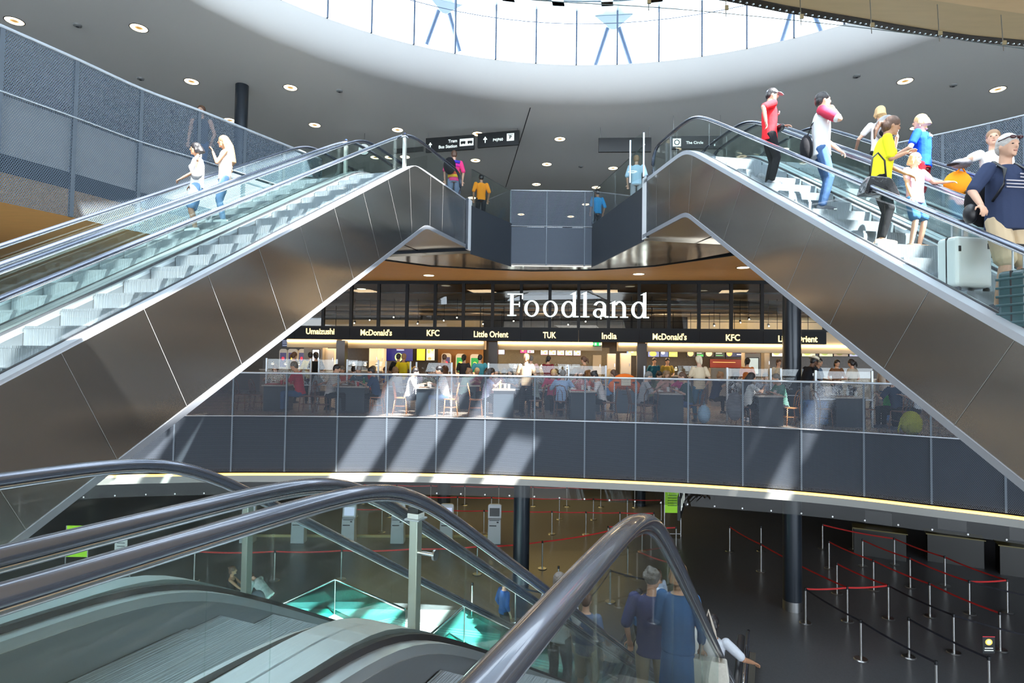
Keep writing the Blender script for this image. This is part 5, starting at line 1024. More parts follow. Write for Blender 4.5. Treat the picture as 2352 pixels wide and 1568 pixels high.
def picto(R, x, z, s, kind):
    m = MB(); m.box((x, -.006, z), (s, .01, s)); m.build('pictogram_tile', SIGNW, R, bevel=.004)
    m = MB()
    if kind in 'tb':
        m.box((x, -.013, z-.02*s), (s*.68, .008, s*.34)); m.box((x, -.013, z+.30*s), (s*.5, .008, .03*s) if kind == 't' else (.001, .001, .001))
        for q in (-.2, .2): m.cyl((x+q*s, -.018, z-.22*s), (x+q*s, -.008, z-.22*s), s*.07, n=10)
    if kind == 'p': m.box((x, -.013, z+.30*s), (s*.7, .008, .06*s)); 
    if kind == 'o': gl = [Vector((x + s*.3*math.cos(2*PI*i/20), -.012, z + s*.3*math.sin(2*PI*i/20))) for i in range(21)]; m.tube(gl, s*.06, 6)
    m.build('pictogram', SIGNB, R)
    if kind == 'p': text('P', s*.62, SIGNB, parent=R, loc=(x, -.013, z-.24*s), bold=.006, ext=.002)
R, w, h = hsign('long black hanging sign reading Tram and Bus Station with two pictograms', 978, 318, 350, 19.9, 1089, 308, 19.5)
text('Tram', h*.30, SIGNW, parent=R, loc=(.16*w, -.006, h*.56), bold=.003, align='RIGHT', ext=.003); text('Bus Station', h*.30, SIGNW, parent=R, loc=(.16*w, -.006, h*.20), bold=.003, align='RIGHT', ext=.003); picto(R, w*.28, h*.5, h*.5, 't'); picto(R, w*.42, h*.5, h*.5, 'b'); arrow(R, -w*.40, h*.48, h*.36)
R, w, h = hsign('black hanging sign with an up arrow reading P4 P60 and a parking symbol', 1097, 307, 339, 19.7, 1192, 298, 19.36)
arrow(R, -w*.31, h*.50, h*.42); text('P4|P60', h*.26, SIGNW, parent=R, loc=(.0, -.006, h*.36), bold=.003, ext=.003); picto(R, w*.30, h*.56, h*.52, 'p')
hsign('blank black hanging sign in the centre right, seen without lettering', 1375, 317, 349, 19.2, 1496, 315, 19.1)
R, w, h = hsign('dark hanging sign reading The Circle seen through the escalator glass', 1543, 313, 342, 18.2, 1660, 311, 18.1); picto(R, -w*.40, h*.5, h*.62, 'o'); text('The Circle', h*.30, SIGNW, parent=R, loc=(-w*.05, -.006, h*.38), bold=.002, ext=.003); arrow(R, w*.34, h*.45, h*.5)
hsign('dark blank hanging sign behind the glass of the left escalator head', 905, 322, 352, 21.5, 972, 318, 21.2)
P = at(836, 343, 20.0); R = thing('clock', 'round white clock hanging behind the left escalator glass', 'clock', P); m = MB(); m.cyl((0, .05, 0), (0, 0, 0), .20, n=28); m.build('case', BLACK, R, smooth=40); m = MB(); m.cyl((0, 0, 0), (0, -.012, 0), .185, n=28); m.build('dial', mat('dial_white', (.85, .88, .88), .4, emit=(.8, .85, .85), es=.5), R, smooth=40)
m = MB(); m.box((.0, -.02, .06), (.016, .006, .13)); m.build('minute_hand', BLACK, R); m = MB(); m.box((.04, -.02, .01), (.09, .006, .02)); m.build('hour_hand', BLACK, R); m = MB(); m.cyl((0, .03, .2), (0, .03, ZC-P.z), .01, n=6); m.build('hanger', STEEL_DK, R)
# sensor posts
def sensor_post(label, loc, h, arm=None, w=.05, rz=-math.radians(23.2)):
    R = thing('sensor_post', label, 'post', loc, rz); m = MB(); m.box((0, 0, h/2), (w, w, h)); m.build('post_tube', mat('post_satin_metal', (.62, .66, .60), .35, .85) if 'post_satin_metal' not in bpy.data.materials else bpy.data.materials['post_satin_metal'], R, bevel=.004)
    m = MB(); m.box((0, 0, h+.004), (w*1.75, w*1.75, .008)); m.build('head_plate', ALU, R); m = MB(); m.box((0, 0, h+.022), (w*1.35, w*1.35, .028)); m.build('bracket', mat('white_button2', (.75, .78, .8), .4) if 'white_button2' not in bpy.data.materials else bpy.data.materials['white_button2'], R, bevel=.004)
    m = MB(); m.box((0, 0, h+.052), (w*1.30, w*1.3, .034)); m.build('sensor_body', PLB, R, bevel=.004); m = MB(); m.cyl((0, 0, h+.069), (0, 0, h+.098), w*.42, w*.36, 18); m.build('sensor_dome', mat('sensor_blue', (.03, .06, .2), .12, coat=.5) if 'sensor_blue' not in bpy.data.materials else bpy.data.materials['sensor_blue'], R, smooth=40)
    if arm:
        m = MB(); m.cyl((0, 0, h*arm[1]), (arm[0], 0, h*arm[1]), .010, n=10); m.build('arm', STEEL_BR, R, smooth=40); m = MB(); m.cyl((arm[0], 0, h*arm[1]), (arm[0]+(.012 if arm[0] > 0 else -.012), 0, h*arm[1]), .028, n=20); m.build('clamp_disc', STEEL_DK, R, smooth=40)
    return R
sensor_post('pale metal post with a blue topped black sensor standing between the foreground handrails', LL(2.75, -1.72, 23.2, .0), .66, (.115, .74))
sensor_post('green tinted sensor post seen through the foreground glass at left', LL(3.07, -3.25, 23.2, -.18), .70, (.13, .78))
def up_post(px, ytop, ybot, lat_, E, label): 
    s, z1 = onlat(px, ytop, lat_, E[0]); _, z0 = onlat(px, ybot, lat_, E[0]); sensor_post(label, LL(s, lat_, E[0], z0), z1-z0, None, .07, -math.radians(E[0]))
up_post(930, 316, 400, -6.22, LA_, 'white metal post with a small sensor at the head of the left escalator')
up_post(795, 330, 404, -7.76, LA_, 'thin metal post between the two left escalators')
up_post(1771, 255, 368, 6.98, RA, 'pale metal post with a sensor standing beside the boy in red')
# narrow bright glass newel screen by the right landing
for x0, x1, lb in ((1447, 1478, 'bright edged narrow glass screen at the head of the right escalator'),):
    P = at(x0, 420, 14.4); Q = at(x1, 420, 13.9); R = thing('glass_screen', lb, 'glass panel', (P.x, P.y, P.z)); m = MB(); m.ext([(0, 0, 0), (Q.x-P.x, Q.y-P.y, 0), (Q.x-P.x, Q.y-P.y, 1.05), (0, 0, 1.05)], (0, .015, 0)); m.build('glass_panel', ESCGLASS, R)
    for v in (Vector((0, 0, 0)), Q-P): m = MB(); m.box((v.x, v.y, .525), (.035, .035, 1.05)); m.build('edge_post', ALU, R)
# white end panels of the escalator heads
for lo, la, az, z0, z1, lb in ((15.23, -6.14, 17.7, 4.55, 5.95, 'white metal end panel closing the left escalator head'), (13.62, 5.52, -9.6, 4.50, 6.0, 'bright white metal end panel closing the right escalator head')):
    R = thing('end_panel', lb, 'panel', LL(lo, la, az, z0), -math.radians(az)); m = MB(); s_ = 1 if az > 0 else -1; m.bx(0, s_*.06, -.26, .02, 0, z1-z0); m.build('panel_sheet', mat('white_enamel', (.70, .73, .77), .4) if 'white_enamel' not in bpy.data.materials else bpy.data.materials['white_enamel'], R, bevel=.004); m = MB(); m.bx(-s_*.002, s_*.065, -.27, -.26, 0, z1-z0); m.build('edge_strip', GRAPH, R)
# lift doors and a blue banner behind the bridge
for x0, x1, lb, c in ((1212, 1249, 'tall grey lift door behind the bridge mesh, left one', (.42, .44, .45)), (1256, 1291, 'tall grey lift door behind the bridge mesh, right one', (.42, .44, .45)), (1315, 1338, 'narrow blue banner standing behind the bridge mesh', (.10, .16, .42))):
    P = at(x0, 515, 24); Q = at(x1, 515, 24); R = thing('lift_door' if 'lift' in lb else 'banner', lb, 'door' if 'lift' in lb else 'banner', ((P.x+Q.x)/2, 24, ZU)); w = Q.x-P.x; m = MB(); m.box((0, .1, .62), (w, .2, 1.25)); m.build('panel_sheet', mat('panel_%d' % x0, c, .45, .2), R); m = MB(); m.box((0, .1, 1.27), (w+.04, .22, .04)); m.build('top_cap', STEEL_DK, R)
# ================================================================ lower hall
area('hall_lamp', (-3, 28, -1.7), 9, 210, (1.0, .74, .28), (-3, 28, -6), sy=5); area('hall_lamp', (3.5, 31, -1.7), 6, 150, (1.0, .74, .28), (3.5, 31, -6), sy=4)
area('hall_lamp', (9, 20, -1.8), 6, 10, (1.0, .8, .55), (9, 20, -6), sy=5)  # dim fill added to lift the dark right side of the hall
BELT_R = mat('red_belt', (.55, .02, .02), .6); BELT_B = mat('black_belt', (.012, .012, .02), .6)
def ltop(px, py, h=.97): p = atz(px, py, ZL+h); return Vector((p.x, p.y, ZL))
ST0 = thing('queue_post', 'x', 'queue post', (0, 0, 0), 0, 'queue barrier posts in the lower hall')
m = MB(); m.cyl((0, 0, 0), (0, 0, .025), .17, .15, 24); m.build('base', STEEL_DK, ST0, smooth=40); m = MB(); m.cyl((0, 0, .02), (0, 0, .92), .026, n=12); m.build('pole', mat('pole_steel', (.6, .6, .6), .3, .9), ST0, smooth=40); m = MB(); m.cyl((0, 0, .90), (0, 0, .98), .034, n=12); m.build('belt_head', PLB, ST0, smooth=40)
posts = dict(a=(1850, 1350), b=(1946, 1347), c=(2040, 1342), d=(2135, 1338), e=(2190, 1410), f=(1977, 1423), g=(2087, 1418), h=(2296, 1405), i=(2150, 1518), j=(2271, 1508), k=(1922, 1292), l=(2006, 1285), m=(2090, 1280), n=(2170, 1277), o=(2226, 1333), p=(2313, 1330), q=(1904, 1242), r=(1981, 1238), s=(2054, 1235), t=(1889, 1203), u=(1959, 1205), v=(1748, 1248), w=(1676, 1208), x=(1748, 1208), y=(2420, 1470), z=(2410, 1375),
    A=(1402, 1308), B=(1351, 1375), C=(1246, 1242), D=(1097, 1253), E=(1442, 1255), F=(1520, 1335), G=(448, 1264), H=(632, 1264), I=(785, 1262), J=(951, 1258), K=(1420, 1212), M=(300, 1268), N=(1185, 1345), O=(1085, 1338), P=(1283, 1300), Q=(2300, 1590), R=(1240, 1395))
uniq = dict(a='left end of the bright red belt beside the big column', b='middle post of the short bright red belt', c='right end of the short bright red belt', d='start of the long red belt running to the right', e='between two black belts at lower right', f='alone in the open grey floor, black belt passing', g='standing without a red belt at lower right', h='end of the long red belt at far right', i='at the bottom edge right of centre', j='carrying a small black notice at the bottom right corner',
    B='seen through glass with a black belt, nearest the big handrail', A='seen through glass beside the walking woman', C='just right of the dark column', G='leftmost one holding the long red belt on the left', H='second one holding the long red belt on the left', I='third one holding the long red belt on the left', J='behind the pale sensor post')
uniq2 = dict(k='left one of the row just behind the short red belt', l='second in the row just behind the short red belt', m='third in the row just behind the short red belt', n='fourth in the row just behind the short red belt', o='where the dark belt starts at far right', p='right end of the higher red belt at far right', q='left one two rows behind the short red belt', r='middle one two rows behind the short red belt', s='right one two rows behind the short red belt', t='left one of the rearmost pair at right', u='right one of the rearmost pair at right', v='left of the big column, nearer of its pair', w='leftmost in the open dark hall', x='left of the big column, farther of its pair', y='cut by the right edge, lower one', z='cut by the right edge, upper one',
    D='left of the dark column holding the red belt', E='seen through the glass at the end of a red belt', F='beside the woman in pale blue', K='right under the top of the big handrail', M='leftmost end of the red belt by the white sign', N='behind the person in royal blue', O='left of the person in royal blue', P='seen above the big handrail, right of the dark column', Q='cut by the bottom right corner', R='behind the big handrail with a black belt')
SP = {}; first = True
for k, (px, py) in posts.items():
    p = ltop(px, py); lb = 'slim chrome queue post, ' + uniq[k] if k in uniq else 'slim chrome queue post, ' + uniq2[k]
    if first: ST0.location = p; ST0['label'] = lb; SP[k] = ST0; first = False
    else: SP[k] = dup(ST0, p, 0, lb)
def belt(a, b, m_, z=.94):
    p, q = SP[a].location, SP[b].location; d = (q-p); L = d.length; d.normalize(); M_ = MB(); n = 8; rows = []
    for i in range(n+1):
        t = i/n; sag = -.05*4*t*(1-t)*min(1, L/3); c = p + d*(.03 + (L-.06)*t); rows.append([Vector((c.x, c.y, ZL+z+sag-.024)), Vector((c.x, c.y, ZL+z+sag+.024))])
    off = Vector((-d.y, d.x, 0))*.002; M_.loft([[r[0]-off, r[1]-off, r[1]+off, r[0]+off] for r in rows]); M_.build('belt', m_, SP[a], world=True)
for s_ in 'ab bc dh vb kc ld ql wv sn np op mo rm ts KC CD DJ JI IH HG GM Ek'.split():
    if s_ != 'Ek': belt(s_[0], s_[1], BELT_R)
for s_ in 'af fi ce ey oz gj BA AF NB RB'.split(): belt(s_[0], s_[1], BELT_B)
# notice on post j, red head on a pole
p = SP['j'].location; R = thing('notice_board', 'small black notice with a yellow roundel on a queue post, bottom right corner', 'sign', (p.x, p.y, ZL+.99)); m = MB(); m.cyl((0, 0, 0), (0, 0, .06), .008, n=8); m.build('stem', PLB, R); m = MB(); m.box((0, 0, .24), (.27, .012, .37)); m.build('board', SIGNB, R)
m = MB(); m.ell((0, -.01, .30), (.08, .004, .07), None, 16, 8); m.build('roundel', mat('yellow_roundel', (.85, .6, .1), .5, emit=(.8, .55, .1), es=.4), R); m = MB(); m.ell((0, -.014, .30), (.05, .003, .045), None, 14, 6); m.build('roundel_centre', mat('pale_roundel', (.85, .85, .7), .5), R); m = MB(); m.box((0, -.008, .415), (.27, .005, .015)); m.build('red_bar', mat('bar_red', (.6, .03, .05), .5), R)
for z, w in ((.17, .18), (.12, .20)): m = MB(); m.box((0, -.008, z), (w, .004, .015)); m.build('text_line', SIGNW, R)
# far queue lanes behind the kiosks
far = []; ORD = ['first', 'second', 'third', 'fourth', 'fifth', 'sixth', 'seventh', 'eighth', 'ninth', 'tenth']
for row, py in enumerate((1172, 1142, 1117, 1205)):
    for px in range(800, 1560, 78):
        if row == 3 and not (1300 < px): continue
        pt = ltop(px + row*17, py + (px-1176)*.014); k = 'f%d_%d' % (row, px); SP[k] = dup(ST0, pt, 0, 'small queue post in the yellow hall, ' + ORD[(px-800)//78] + ' from left in the ' + ('nearest', 'second', 'rearmost', 'short')[row] + ' far lane', 'queue posts of the far yellow lit lanes')
        for c in list(kids(SP[k])): pass
        far.append((row, px, k))
for (r0, x0, k0), (r1, x1, k1) in zip(far, far[1:]):
    if r0 == r1: belt(k0, k1, BELT_R)
# check-in kiosks
CK = mat('kiosk_light_grey', (.50, .52, .54), .4); CKS = mat('kiosk_screen_pale', (.45, .48, .62), .3, emit=(.42, .46, .65), es=.7)
K0 = None
for i, (px, lb) in enumerate(((568, 'leftmost of the six'), (685, 'second from left of the six'), (800, 'third from left of the six'), (913, 'fourth from left, behind the sensor post'), (1025, 'fifth from left, behind the handrail'), (1135, 'rightmost, beside the dark column, with a black screen'))):
    p = atz(px, 1246 + (px-850)*.0035, ZL); 
    if K0 is None:
        K0 = thing('check_in_kiosk', 'tall light grey check-in kiosk, ' + lb, 'kiosk', p, 0, 'check-in kiosks')
        m = MB(); m.loft([[(-.27, -.15, 0), (.27, -.15, 0), (.27, .25, 0), (-.27, .25, 0)], [(-.25, -.12, .95), (.25, -.12, .95), (.25, .2, .95), (-.25, .2, .95)], [(-.27, 0, 1.0), (.27, 0, 1.0), (.27, .2, 1.0), (-.27, .2, 1.0)], [(-.27, .08, 1.48), (.27, .08, 1.48), (.27, .2, 1.48), (-.27, .2, 1.48)], [(-.2, .1, 1.53), (.2, .1, 1.53), (.2, .2, 1.53), (-.2, .2, 1.53)]]); m.build('kiosk_body', CK, K0, bevel=.02)
        m = MB(); m.ext([(-.2, .012, 1.06), (.2, .012, 1.06), (.2, .068, 1.38), (-.2, .068, 1.38)], (0, -.012, 0)); m.build('screen', CKS, K0); m = MB(); m.box((-.06, -.135, .72), (.28, .02, .035)); m.build('ticket_slot', PLB, K0); m = MB(); m.box((.13, -.13, .86), (.08, .02, .05)); m.build('card_reader', PLB, K0); m = MB(); m.box((0, -.13, .93), (.4, .02, .02)); m.build('shelf_line', GRAPH, K0)
    else: dup(K0, p, 0, 'tall light grey check-in kiosk, ' + lb, mats={'screen': PLB} if i == 5 else None)
m = MB(); a, b = atz(580, 1233, ZL), atz(1130, 1235, ZL); m.ext([(a.x, a.y, ZL), (b.x, b.y, ZL), (b.x, b.y, ZL+.10), (a.x, a.y, ZL+.10)], (0, .06, 0)); tag(m.build('floor_rail', mat('pale_yellow_metal', (.5, .42, .2), .4)), 'low pale rail along the floor joining the check-in kiosks', 'rail')
LIME = mat('lime_notice', (.30, .62, .02), .5, emit=(.25, .6, .02), es=.35)
for x0, x1, y0, y1, yb, lb in ((152, 203, 1207, 1278, 1345, 'lime green notice board on a grey stand at far left, behind glass'), (1527, 1563, 1124, 1177, 1232, 'lime green notice board on a thin stand under the slab edge')):
    Y = atz((x0+x1)/2, yb, ZL).y; P = at(x0, y1, Y); Q = at(x1, y0, Y); R = thing('notice_stand', lb, 'notice board', ((P.x+Q.x)/2, Y, ZL)); w = Q.x-P.x; z0, z1 = P.z-ZL, Q.z-ZL
    m = MB(); m.box((0, 0, (z0+z1)/2), (w, .03, z1-z0)); m.build('board', LIME, R)
    for s_ in (-1, 1): m = MB(); m.box((s_*(w/2+.015), 0, z1/2), (.03, .03, z1)); m.build('stand_post', STEEL_DK, R)
    m = MB(); m.box((0, 0, .12), (w, .025, .025)); m.build('cross_bar', STEEL_DK, R)
    for q in range(5): m = MB(); m.box((-.02, -.018, z1-(z1-z0)*(.25+.11*q)), (w*.6, .004, (z1-z0)*.03)); m.build('text_line', mat('lime_ink', (.05, .2, .02), .6) if 'lime_ink' not in bpy.data.materials else bpy.data.materials['lime_ink'], R)
Y = atz(277, 1345, ZL).y; P = at(277, 1283, Y); R = thing('info_stand', 'small white information sign on a thin pole at left behind the glass', 'sign', (P.x, Y, ZL)); z0 = P.z-ZL; m = MB(); m.cyl((0, 0, 0), (0, 0, z0), .018, n=8); m.build('pole', STEEL_DK, R); m = MB(); m.box((0, 0, z0+.33), (.40, .02, .66)); m.build('board', mat('off_white_board', (.6, .62, .6), .5), R)
for q in range(4): m = MB(); m.box((0, -.013, z0+.5-.1*q), (.25, .004, .02)); m.build('text_line', GRAPH, R)
# hanging sign seen edge-on under the slab
P = at(1608, 1150, 15.5); R = thing('hanging_sign', 'dark hanging sign with white pictograms seen at a steep angle under the slab', 'sign', (P.x, 17.2, -2.75), 1.23); m = MB(); m.box((0, 0, .35), (1.9, .08, .62)); m.build('sign_box', SIGNB, R)
for x in (-.6, -.2, .35, .7): m = MB(); m.box((x, .045, .4), (.22, .008, .3)); m.build('pictogram', SIGNW, R); 
for x in (-.6, -.2, .35, .7): m = MB(); m.box((x, -.045, .4), (.22, .008, .3)); m.build('pictogram', SIGNW, R)
for x in (-.8, .8): m = MB(); m.cyl((x, 0, .66), (x, 0, 1.19), .01, n=6); m.build('hanger', STEEL_DK, R)
# glass stair balustrades with steel rails on the lower floor
TEAL = glassmat('teal_glass', (.38, .80, .76), 1.0)
for pts, lb in ((((560, 1425), (770, 1330), (930, 1399)), 'teal glass balustrade with a bent steel handrail on the lower floor, left one'), (((985, 1460), (1067, 1390), (1230, 1470), (1420, 1560)), 'teal glass balustrade with a steel handrail behind the big handrail')):
    P = [atz(x, y, ZL+1.0) for x, y in pts]; R = thing('stair_balustrade', lb, 'balustrade', (P[1].x, P[1].y, ZL))
    m = MB(); m.tube(P, .03, 10); m.build('handrail', STEEL_BR, R, world=True)
    for a, b in zip(P, P[1:]): m = MB(); d = (b-a).normalized(); m.ext([(a.x, a.y, ZL), (b.x, b.y, ZL), (b.x, b.y, ZL+.93), (a.x, a.y, ZL+.93)], Vector((-d.y, d.x, 0))*.015); m.build('glass_panel', TEAL, R, world=True)
    for a in P[1:2]: m = MB(); m.cyl((a.x, a.y, ZL), (a.x, a.y, ZL+1.0), .02, n=8); m.build('post', STEEL_DK, R, world=True)
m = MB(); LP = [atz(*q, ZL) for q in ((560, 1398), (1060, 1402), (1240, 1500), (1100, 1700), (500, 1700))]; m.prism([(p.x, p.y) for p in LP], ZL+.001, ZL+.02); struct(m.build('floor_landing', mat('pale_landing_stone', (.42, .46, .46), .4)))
TAC = mat('white_floor_strip', (.75, .78, .76), .5)
for pts, w, lb in ((((690, 1470), (905, 1418), (1010, 1440), (1330, 1480)), .10, 'bent white guidance strip on the sunlit lower floor, far one'), (((760, 1500), (905, 1438), (1030, 1470), (1300, 1530)), .10, 'bent white guidance strip on the sunlit lower floor, near one')):
    P = [atz(x, y, ZL+.026) for x, y in pts]; R = thing('guidance_strip', lb, 'floor marking', (P[1].x, P[1].y, ZL))
    for o_ in (0, .14, .28): m = MB(); m.tube([p + Vector((0, -o_, 0)) for p in P], .045, 4, r2=.004); m.build('strip_line', TAC, R, world=True)
# black handrail end on a plinth at bottom
P = at(1703, 1462, 9.6); R = thing('handrail_end', 'black handrail end with a chrome stripe on a grey plinth at the bottom edge', 'handrail', (P.x, P.y, ZL)); h = P.z-ZL
m = MB(); e = at(1688, 1620, 8.7) - P; m.tube([(0, .05, h-.14), (0, .05, h-.03), (0, 0, h), (e.x*.3, e.y*.3, h+e.z*.3-.01), (e.x, e.y, h+e.z)], .055, 12); m.build('rail', PLB, R, smooth=True); m = MB(); m.tube([(.085, 0, h-.13), (e.x+.085, e.y, h+e.z-.06)], .020, 8); m.build('chrome_strip', STEEL_BR, R, smooth=True); m = MB(); m.box((.1, -1.0, (h-1.2)/2), (.5, 2.0, h-1.2)); m.build('plinth', mat('plinth_grey', (.12, .13, .14), .5), R)
# dark counters and blinds at the right of the lower hall
for i, (x, y, lb) in enumerate(((1990, 1200, 'leftmost'), (2170, 1215, 'middle one'), (2350, 1245, 'rightmost'))):
    p = atz(x, y+35, ZL+1.0); R = thing('check_in_desk', 'dark check-in desk under the slab at right, %s' % lb, 'desk', (p.x+1.2, p.y+1.2, ZL), -.5); m = MB(); m.box((0, 0, .5), (1.7, .7, 1.0)); m.build('desk_body', mat('desk_dark', (.02, .02, .018), .4) if not i else bpy.data.materials['desk_dark'], R); m = MB(); m.box((0, 0, 1.02), (1.8, .8, .04)); m.build('desk_top', mat('desk_top_olive', (.16, .13, .04), .3) if not i else bpy.data.materials['desk_top_olive'], R); m = MB(); m.box((0, .35, 1.35), (.9, .06, .5)); m.build('screen', PLB, R)
# ================================================================ dining area
def flo(px, Y): p = at(px, 900, Y); return Vector((p.x, Y, 0))
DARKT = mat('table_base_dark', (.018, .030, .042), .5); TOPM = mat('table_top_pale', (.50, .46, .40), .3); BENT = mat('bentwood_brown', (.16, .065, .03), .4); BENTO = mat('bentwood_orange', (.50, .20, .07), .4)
def dtable(x0, x1, Y, lb):
    a, b = flo(x0, Y), flo(x1, Y); w = b.x-a.x; R = thing('dining_table', lb, 'table', ((a.x+b.x)/2, Y, 0)); m = MB(); m.box((0, 0, .36), (w-.08, .62, .72)); m.build('base', DARKT, R); m = MB(); m.box((0, 0, .74), (w, .74, .035)); m.build('tabletop', TOPM, R, bevel=.006); return R, w
CH0 = None
def chair(px, Y, rz, lb, m_=None):
    global CH0
    if CH0 is None:
        CH0 = thing('dining_chair', lb, 'chair', flo(px, Y), rz, 'bentwood chairs of the food hall'); k = BENT
        m = MB(); m.cyl((0, 0, .44), (0, 0, .465), .20, n=18); m.build('seat', k, CH0, smooth=40)
        for x, y in ((-.15, .14), (.15, .14)): m = MB(); m.tube([(x, y, .44), (x*1.15, y*1.2, 0)], .014, 8); m.build('leg', k, CH0, smooth=True)
        for x in (-.15, .15): m = MB(); m.tube([(x, -.16, .44), (x*1.15, -.22, 0)], .014, 8); m.build('leg', k, CH0, smooth=True)
        m = MB(); m.tube([(-.17, -.16, .42), (-.18, -.20, .70), (-.13, -.24, .86), (0, -.25, .90), (.13, -.24, .86), (.18, -.20, .70), (.17, -.16, .42)], .014, 8); m.tube([(-.07, -.17, .46), (-.06, -.21, .70), (0, -.235, .80), (.06, -.21, .70), (.07, -.17, .46)], .010, 6); m.build('back_frame', k, CH0, smooth=True)
        m = MB(); m.tube([(.165*math.cos(a), .165*math.sin(a), .22) for a in [2*PI*i/16 for i in range(17)]], .009, 6); m.build('stretcher', k, CH0, smooth=True); r = CH0
    else: r = dup(CH0, flo(px, Y), rz, lb)
    if m_:
        for c in kids(r): setmat(c, m_)
    return r
PROT = {}
def proto(key, **kw): 
    R, J = person('x', (0, -60, -40), 0, 1.75, vox=.018, hair=HB, shirt=WHT, pants=BLK, shoe=SHB, **kw); PROT[key] = R; return R
proto('sitM', sit=True, lean=12, hl=(-.22, .38, .84), hr=(.2, .40, .84), hd=(0, -14), sleeve=.7)
proto('sitF', sit=True, lean=6, hl=(-.12, .40, .86), hr=(.16, .36, .95), hd=(0, -12), sleeve=.5, fem=True, hairstyle='long')
proto('sitB', sit=True, lean=16, hl=(-.1, .42, .85), hr=(.12, .30, 1.05), hd=(10, -18), sleeve=.6, fem=True, hairstyle='bun')
proto('stM', hl=(-.25, .12, .95), hr=(.18, .3, 1.15), hd=(0, -8), sleeve=.7)
proto('stF', hl=(-.15, .28, 1.1), hr=(.22, .1, .95), hd=(0, -8), sleeve=.6, fem=True, hairstyle='ponytail')
SKN = [skin(FAIR), skin(TAN), skin(BROWN)]
used = set()
def put(key, px, Y, face, shirt, lb, hair=HB, pants=None, sk=0, H=1.0, group=None, dz=0):
    r = dup(PROT[key], flo(px, Y) + Vector((0, 0, dz)), -math.radians(face), lb, group or ('diners seated in the food hall' if key[:3] == 'sit' else 'people standing in the food hall'), mats={'shirt': shirt, 'hair': hair, 'trousers': pants or BLK, 'body': SKN[sk]})
    if H != 1.0: r.scale = (H, H, H)
    return r
C = lambda n, c: cloth(n, c)
T = {}
for k, (x0, x1, Y, lb) in dict(t1=(612, 668, 17.6, 'dark based table farthest left behind the mesh balustrade'), t2=(775, 846, 17.3, 'dark based table with food, second from left behind the mesh'), t3=(957, 1003, 17.0, 'table standing in the sunlit patch between two diners'), t4=(1131, 1183, 16.7, 'table at the right end of the sunlit patch with a yellow bottle'),
    t5=(1305, 1368, 16.3, 'table with a red tray left of the woman in the sleeveless top'), t6=(1506, 1566, 15.8, 'table right of the luggage trolley, pale top'), t7=(1728, 1790, 15.3, 'table between the white-topped woman and the green shirt'), t8=(1902, 1975, 15.2, 'table with paper cups behind the glass frame at right')).items(): T[k] = dtable(x0, x1, Y, lb)
# table things
CUPM = mat('paper_cup_white', (.75, .73, .70), .5); TRR = mat('tray_red', (.55, .05, .06), .4); TRB = mat('tray_brown', (.22, .13, .08), .5)
def item(k, kind, dx, dy, m_, lb):
    R, w = T[k]; p = R.location + Vector((dx, dy, .758)); q = thing(kind, lb, kind.split('_')[-1], p)
    if 'tray' in kind: m = MB(); m.box((0, 0, .008), (.40, .28, .012)); m.build('tray_floor', m_, q); m = MB(); m.tube([(-.2, -.14, .015), (.2, -.14, .015), (.2, .14, .015), (-.2, .14, .015), (-.2, -.14, .015)], .008, 6); m.build('rim', m_, q)
    elif 'cup' in kind: m = MB(); m.cyl((0, 0, 0), (0, 0, .13), .032, .042, 14); m.build('cup_body', m_, q, smooth=40); m = MB(); m.cyl((0, 0, .13), (0, 0, .14), .045, n=14); m.build('lid', CUPM, q, smooth=40)
    elif 'bottle' in kind: m = MB(); m.tube([(0, 0, 0), (0, 0, .14), (0, 0, .19), (0, 0, .23)], [.033, .033, .014, .013], 12); m.build('bottle_body', m_, q, smooth=40); m = MB(); m.cyl((0, 0, .23), (0, 0, .25), .016, n=10); m.build('cap', CUPM, q)
    else: m = MB(); m.ell((0, 0, .03), (.09, .07, .04)); m.build('paper_wrap', m_, q, smooth=True); m = MB(); m.ell((.02, 0, .06), (.05, .04, .03)); m.build('food', TRB, q, smooth=True)
for k, l in (('t1', 'the leftmost table'), ('t2', 'the second table from left'), ('t3', 'the sunlit table'), ('t4', 'the table at the sun patch right end'), ('t5', 'the table left of the sleeveless woman'), ('t6', 'the table right of the trolley'), ('t7', 'the table beside the green shirt'), ('t8', 'the table behind the glass frame')):
    w = T[k][1]; item(k, 'food_tray', -w*.15, -.12, TRR if k in ('t5', 't1') else TRB, ('red' if k in ('t5', 't1') else 'brown') + ' food tray on ' + l)
    item(k, 'paper_cup', w*.22, -.2, TRR if k in ('t1', 't2') else CUPM, ('red' if k in ('t1', 't2') else 'white') + ' paper cup near the edge of ' + l); item(k, 'paper_cup', w*.05, .18, CUPM, 'white paper cup in the middle of ' + l)
    item(k, 'food_wrap', -w*.3, .1, CUPM, 'crumpled white food wrap on ' + l)
item('t4', 'drink_bottle', -.1, .0, mat('bottle_yellow', (.7, .7, .15), .2), 'pale yellow drink bottle on the table at the right end of the sun patch')
item('t8', 'drink_bottle', .12, .05, mat('bottle_clear', (.55, .6, .62), .1), 'clear water bottle on the table behind the glass frame'); item('t2', 'drink_bottle', .3, .05, mat('bottle_green', (.05, .3, .1), .1), 'green drink bottle on the second table from left')
